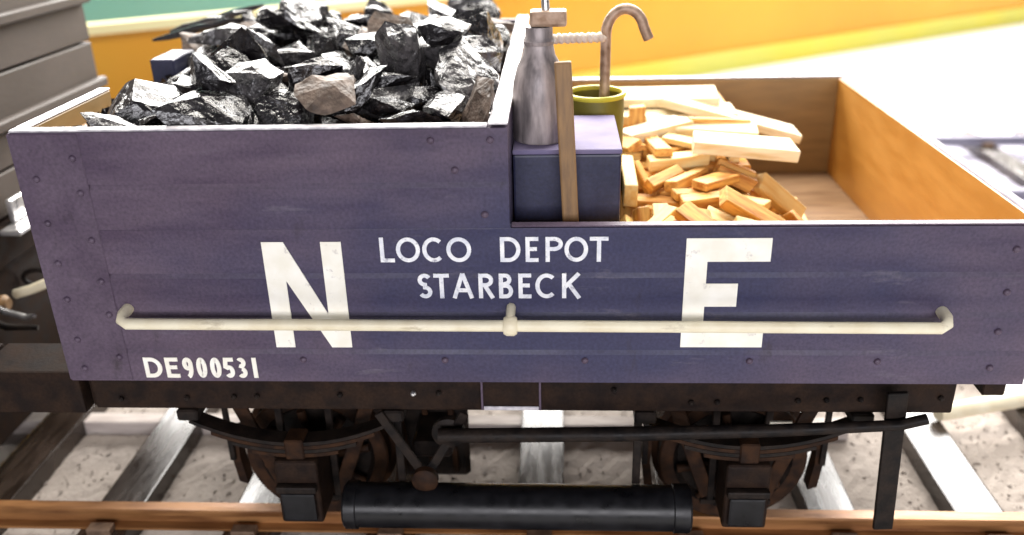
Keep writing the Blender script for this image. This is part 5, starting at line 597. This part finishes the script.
# ------------------------------------------------------------------ tools between the coal and the kindling
bx = empty('tool_box', (.27, .06, .0062), 'navy blue metal box standing beside the coal bunker', 'box')
box('body', XS + .0006, .2982, .031, .100, .0062, .1160, 'navy', bx, .0012, 2)
M['lid_sheen'] = mat('navy_lid_sheen', (0.15, 0.13, 0.23), 0.7, 0, (0.19, 0.165, 0.27), 60, 6, 0.2, 500, 0.0003, spec=0.2)  # navy lid, the pale sheen on its top is put into the colour
box('lid', XS + .0004, .2986, .0305, .1004, .1162, .1188, 'lid_sheen', bx, .0009, 2)
bu = empty('tin_bucket', (.2885, .124, .0062), 'olive tin with a bright yellow rim behind the navy box', 'tin')
lathe('body', [(0, 0), (.0160, 0), (.0165, .001), (.0172, .118), (.0164, .118), (.0158, .002), (0, .002)], (.2885, .1240, .0064), (0, 0, 1), 'olive', bu, 36)
lathe('rim', [(.0160, .1182), (.0180, .1182), (.0186, .1195), (.0180, .1208), (.0160, .1208), (.0158, .1195), (.0160, .1182)], (.2885, .1240, .0064), (0, 0, 1), 'yellow', bu, 36)
oc = empty('oil_can', (.2565, .052, .119), 'dull silver oil can standing on the navy box', 'oil can')
lathe('body', [(0, 0), (.0134, 0), (.0142, .0012), (.0142, .023), (.0136, .030), (.0115, .038), (.0082, .044), (.0072, .049), (0, .049)], (.2565, .052, .1190), (0, 0, 1), 'tin', oc, 32)
lathe('collar', [(0, .0492), (.0078, .0492), (.0082, .051), (.0070, .053), (.0070, .058), (0, .058)], (.2565, .052, .1190), (0, 0, 1), 'tin', oc, 28)
box('cap', .2520, .2705, .0460, .0580, .1772, .1850, 'rod', oc, .0015, 2)
tube('spout', [(.2600, .052, .1850), (.2592, .052, .200), (.2575, .052, .216)], [.0022, .0018, .0014], 'steel', oc, 10)
sh = empty('wooden_handle', (.2765, .015, .0063), 'brown wooden handle leaning upright against the navy box', 'handle')
bm = bmesh.new(); bm_box(bm, -.0042, .0042, -.0030, .0030, 0, .1580, .0010, 2)
R_ = Matrix.Translation((.2762, .0135, .0068)) @ Vector((0, 0, 1)).rotation_difference(Vector((-.0500, .0850, 1)).normalized()).to_matrix().to_4x4()
bm.transform(R_); finish('shaft', bm, 'handle', sh)
fi = empty('fire_iron', (.294, .124, .0085), 'weathered iron bar with a curled hook standing in the olive tin', 'fire iron')
hk = [(.2935, .124, .0090), (.2935, .124, .08), (.2940, .124, .150)]
for k in range(13):
    a = math.radians(180 - 165 * k / 12); hk.append((.3052 + .0112 * math.cos(a), .124, .1605 + .0125 * math.sin(a) * 1.15))
hk.append((.3190, .124, .1575))
tube('shaft', hk, .0031, 'rod', fi, 12)
bm = bmesh.new(); tw = []
for k in range(60):
    u = k / 59; a = u * 2 * math.pi * 9
    tw.append((.2625 + .030 * u, .106 + .0120 * u + .0012 * math.cos(a), .1615 - .0015 * u + .0012 * math.sin(a)))
bm_tube(bm, tw, .0020, 8); finish('wire_binding', bm, 'rope', fi, True)

# thin dark splinters lying across the left end of the bunker
for k, (a, b, t, lb) in enumerate((((-.034, .246, .1415), (.030, .262, .1535), .0030, 'longest'), ((-.030, .272, .1440), (.034, .268, .1580), .0030, 'middle'), ((-.018, .300, .1450), (.040, .288, .1600), .0028, 'farthest'))):
    a, b = Vector(a), Vector(b); rs = random.Random(k); pts = [a.lerp(b, u / 6) + Vector((0, rs.uniform(-.002, .002), rs.uniform(-.0015, .0015) if 0 < u < 6 else 0)) for u in range(7)]
    o = tube('coal_splinter', pts, [t * .35, t * .8, t, t * 1.1, t, t * .8, t * .4], 'coal_grey', None, 6)
    for p in o.data.polygons: p.use_smooth = False
    tag(o, lb + ' of the thin dark splinters lying over the far left end of the bunker', 'splinter', 'dark splinters')
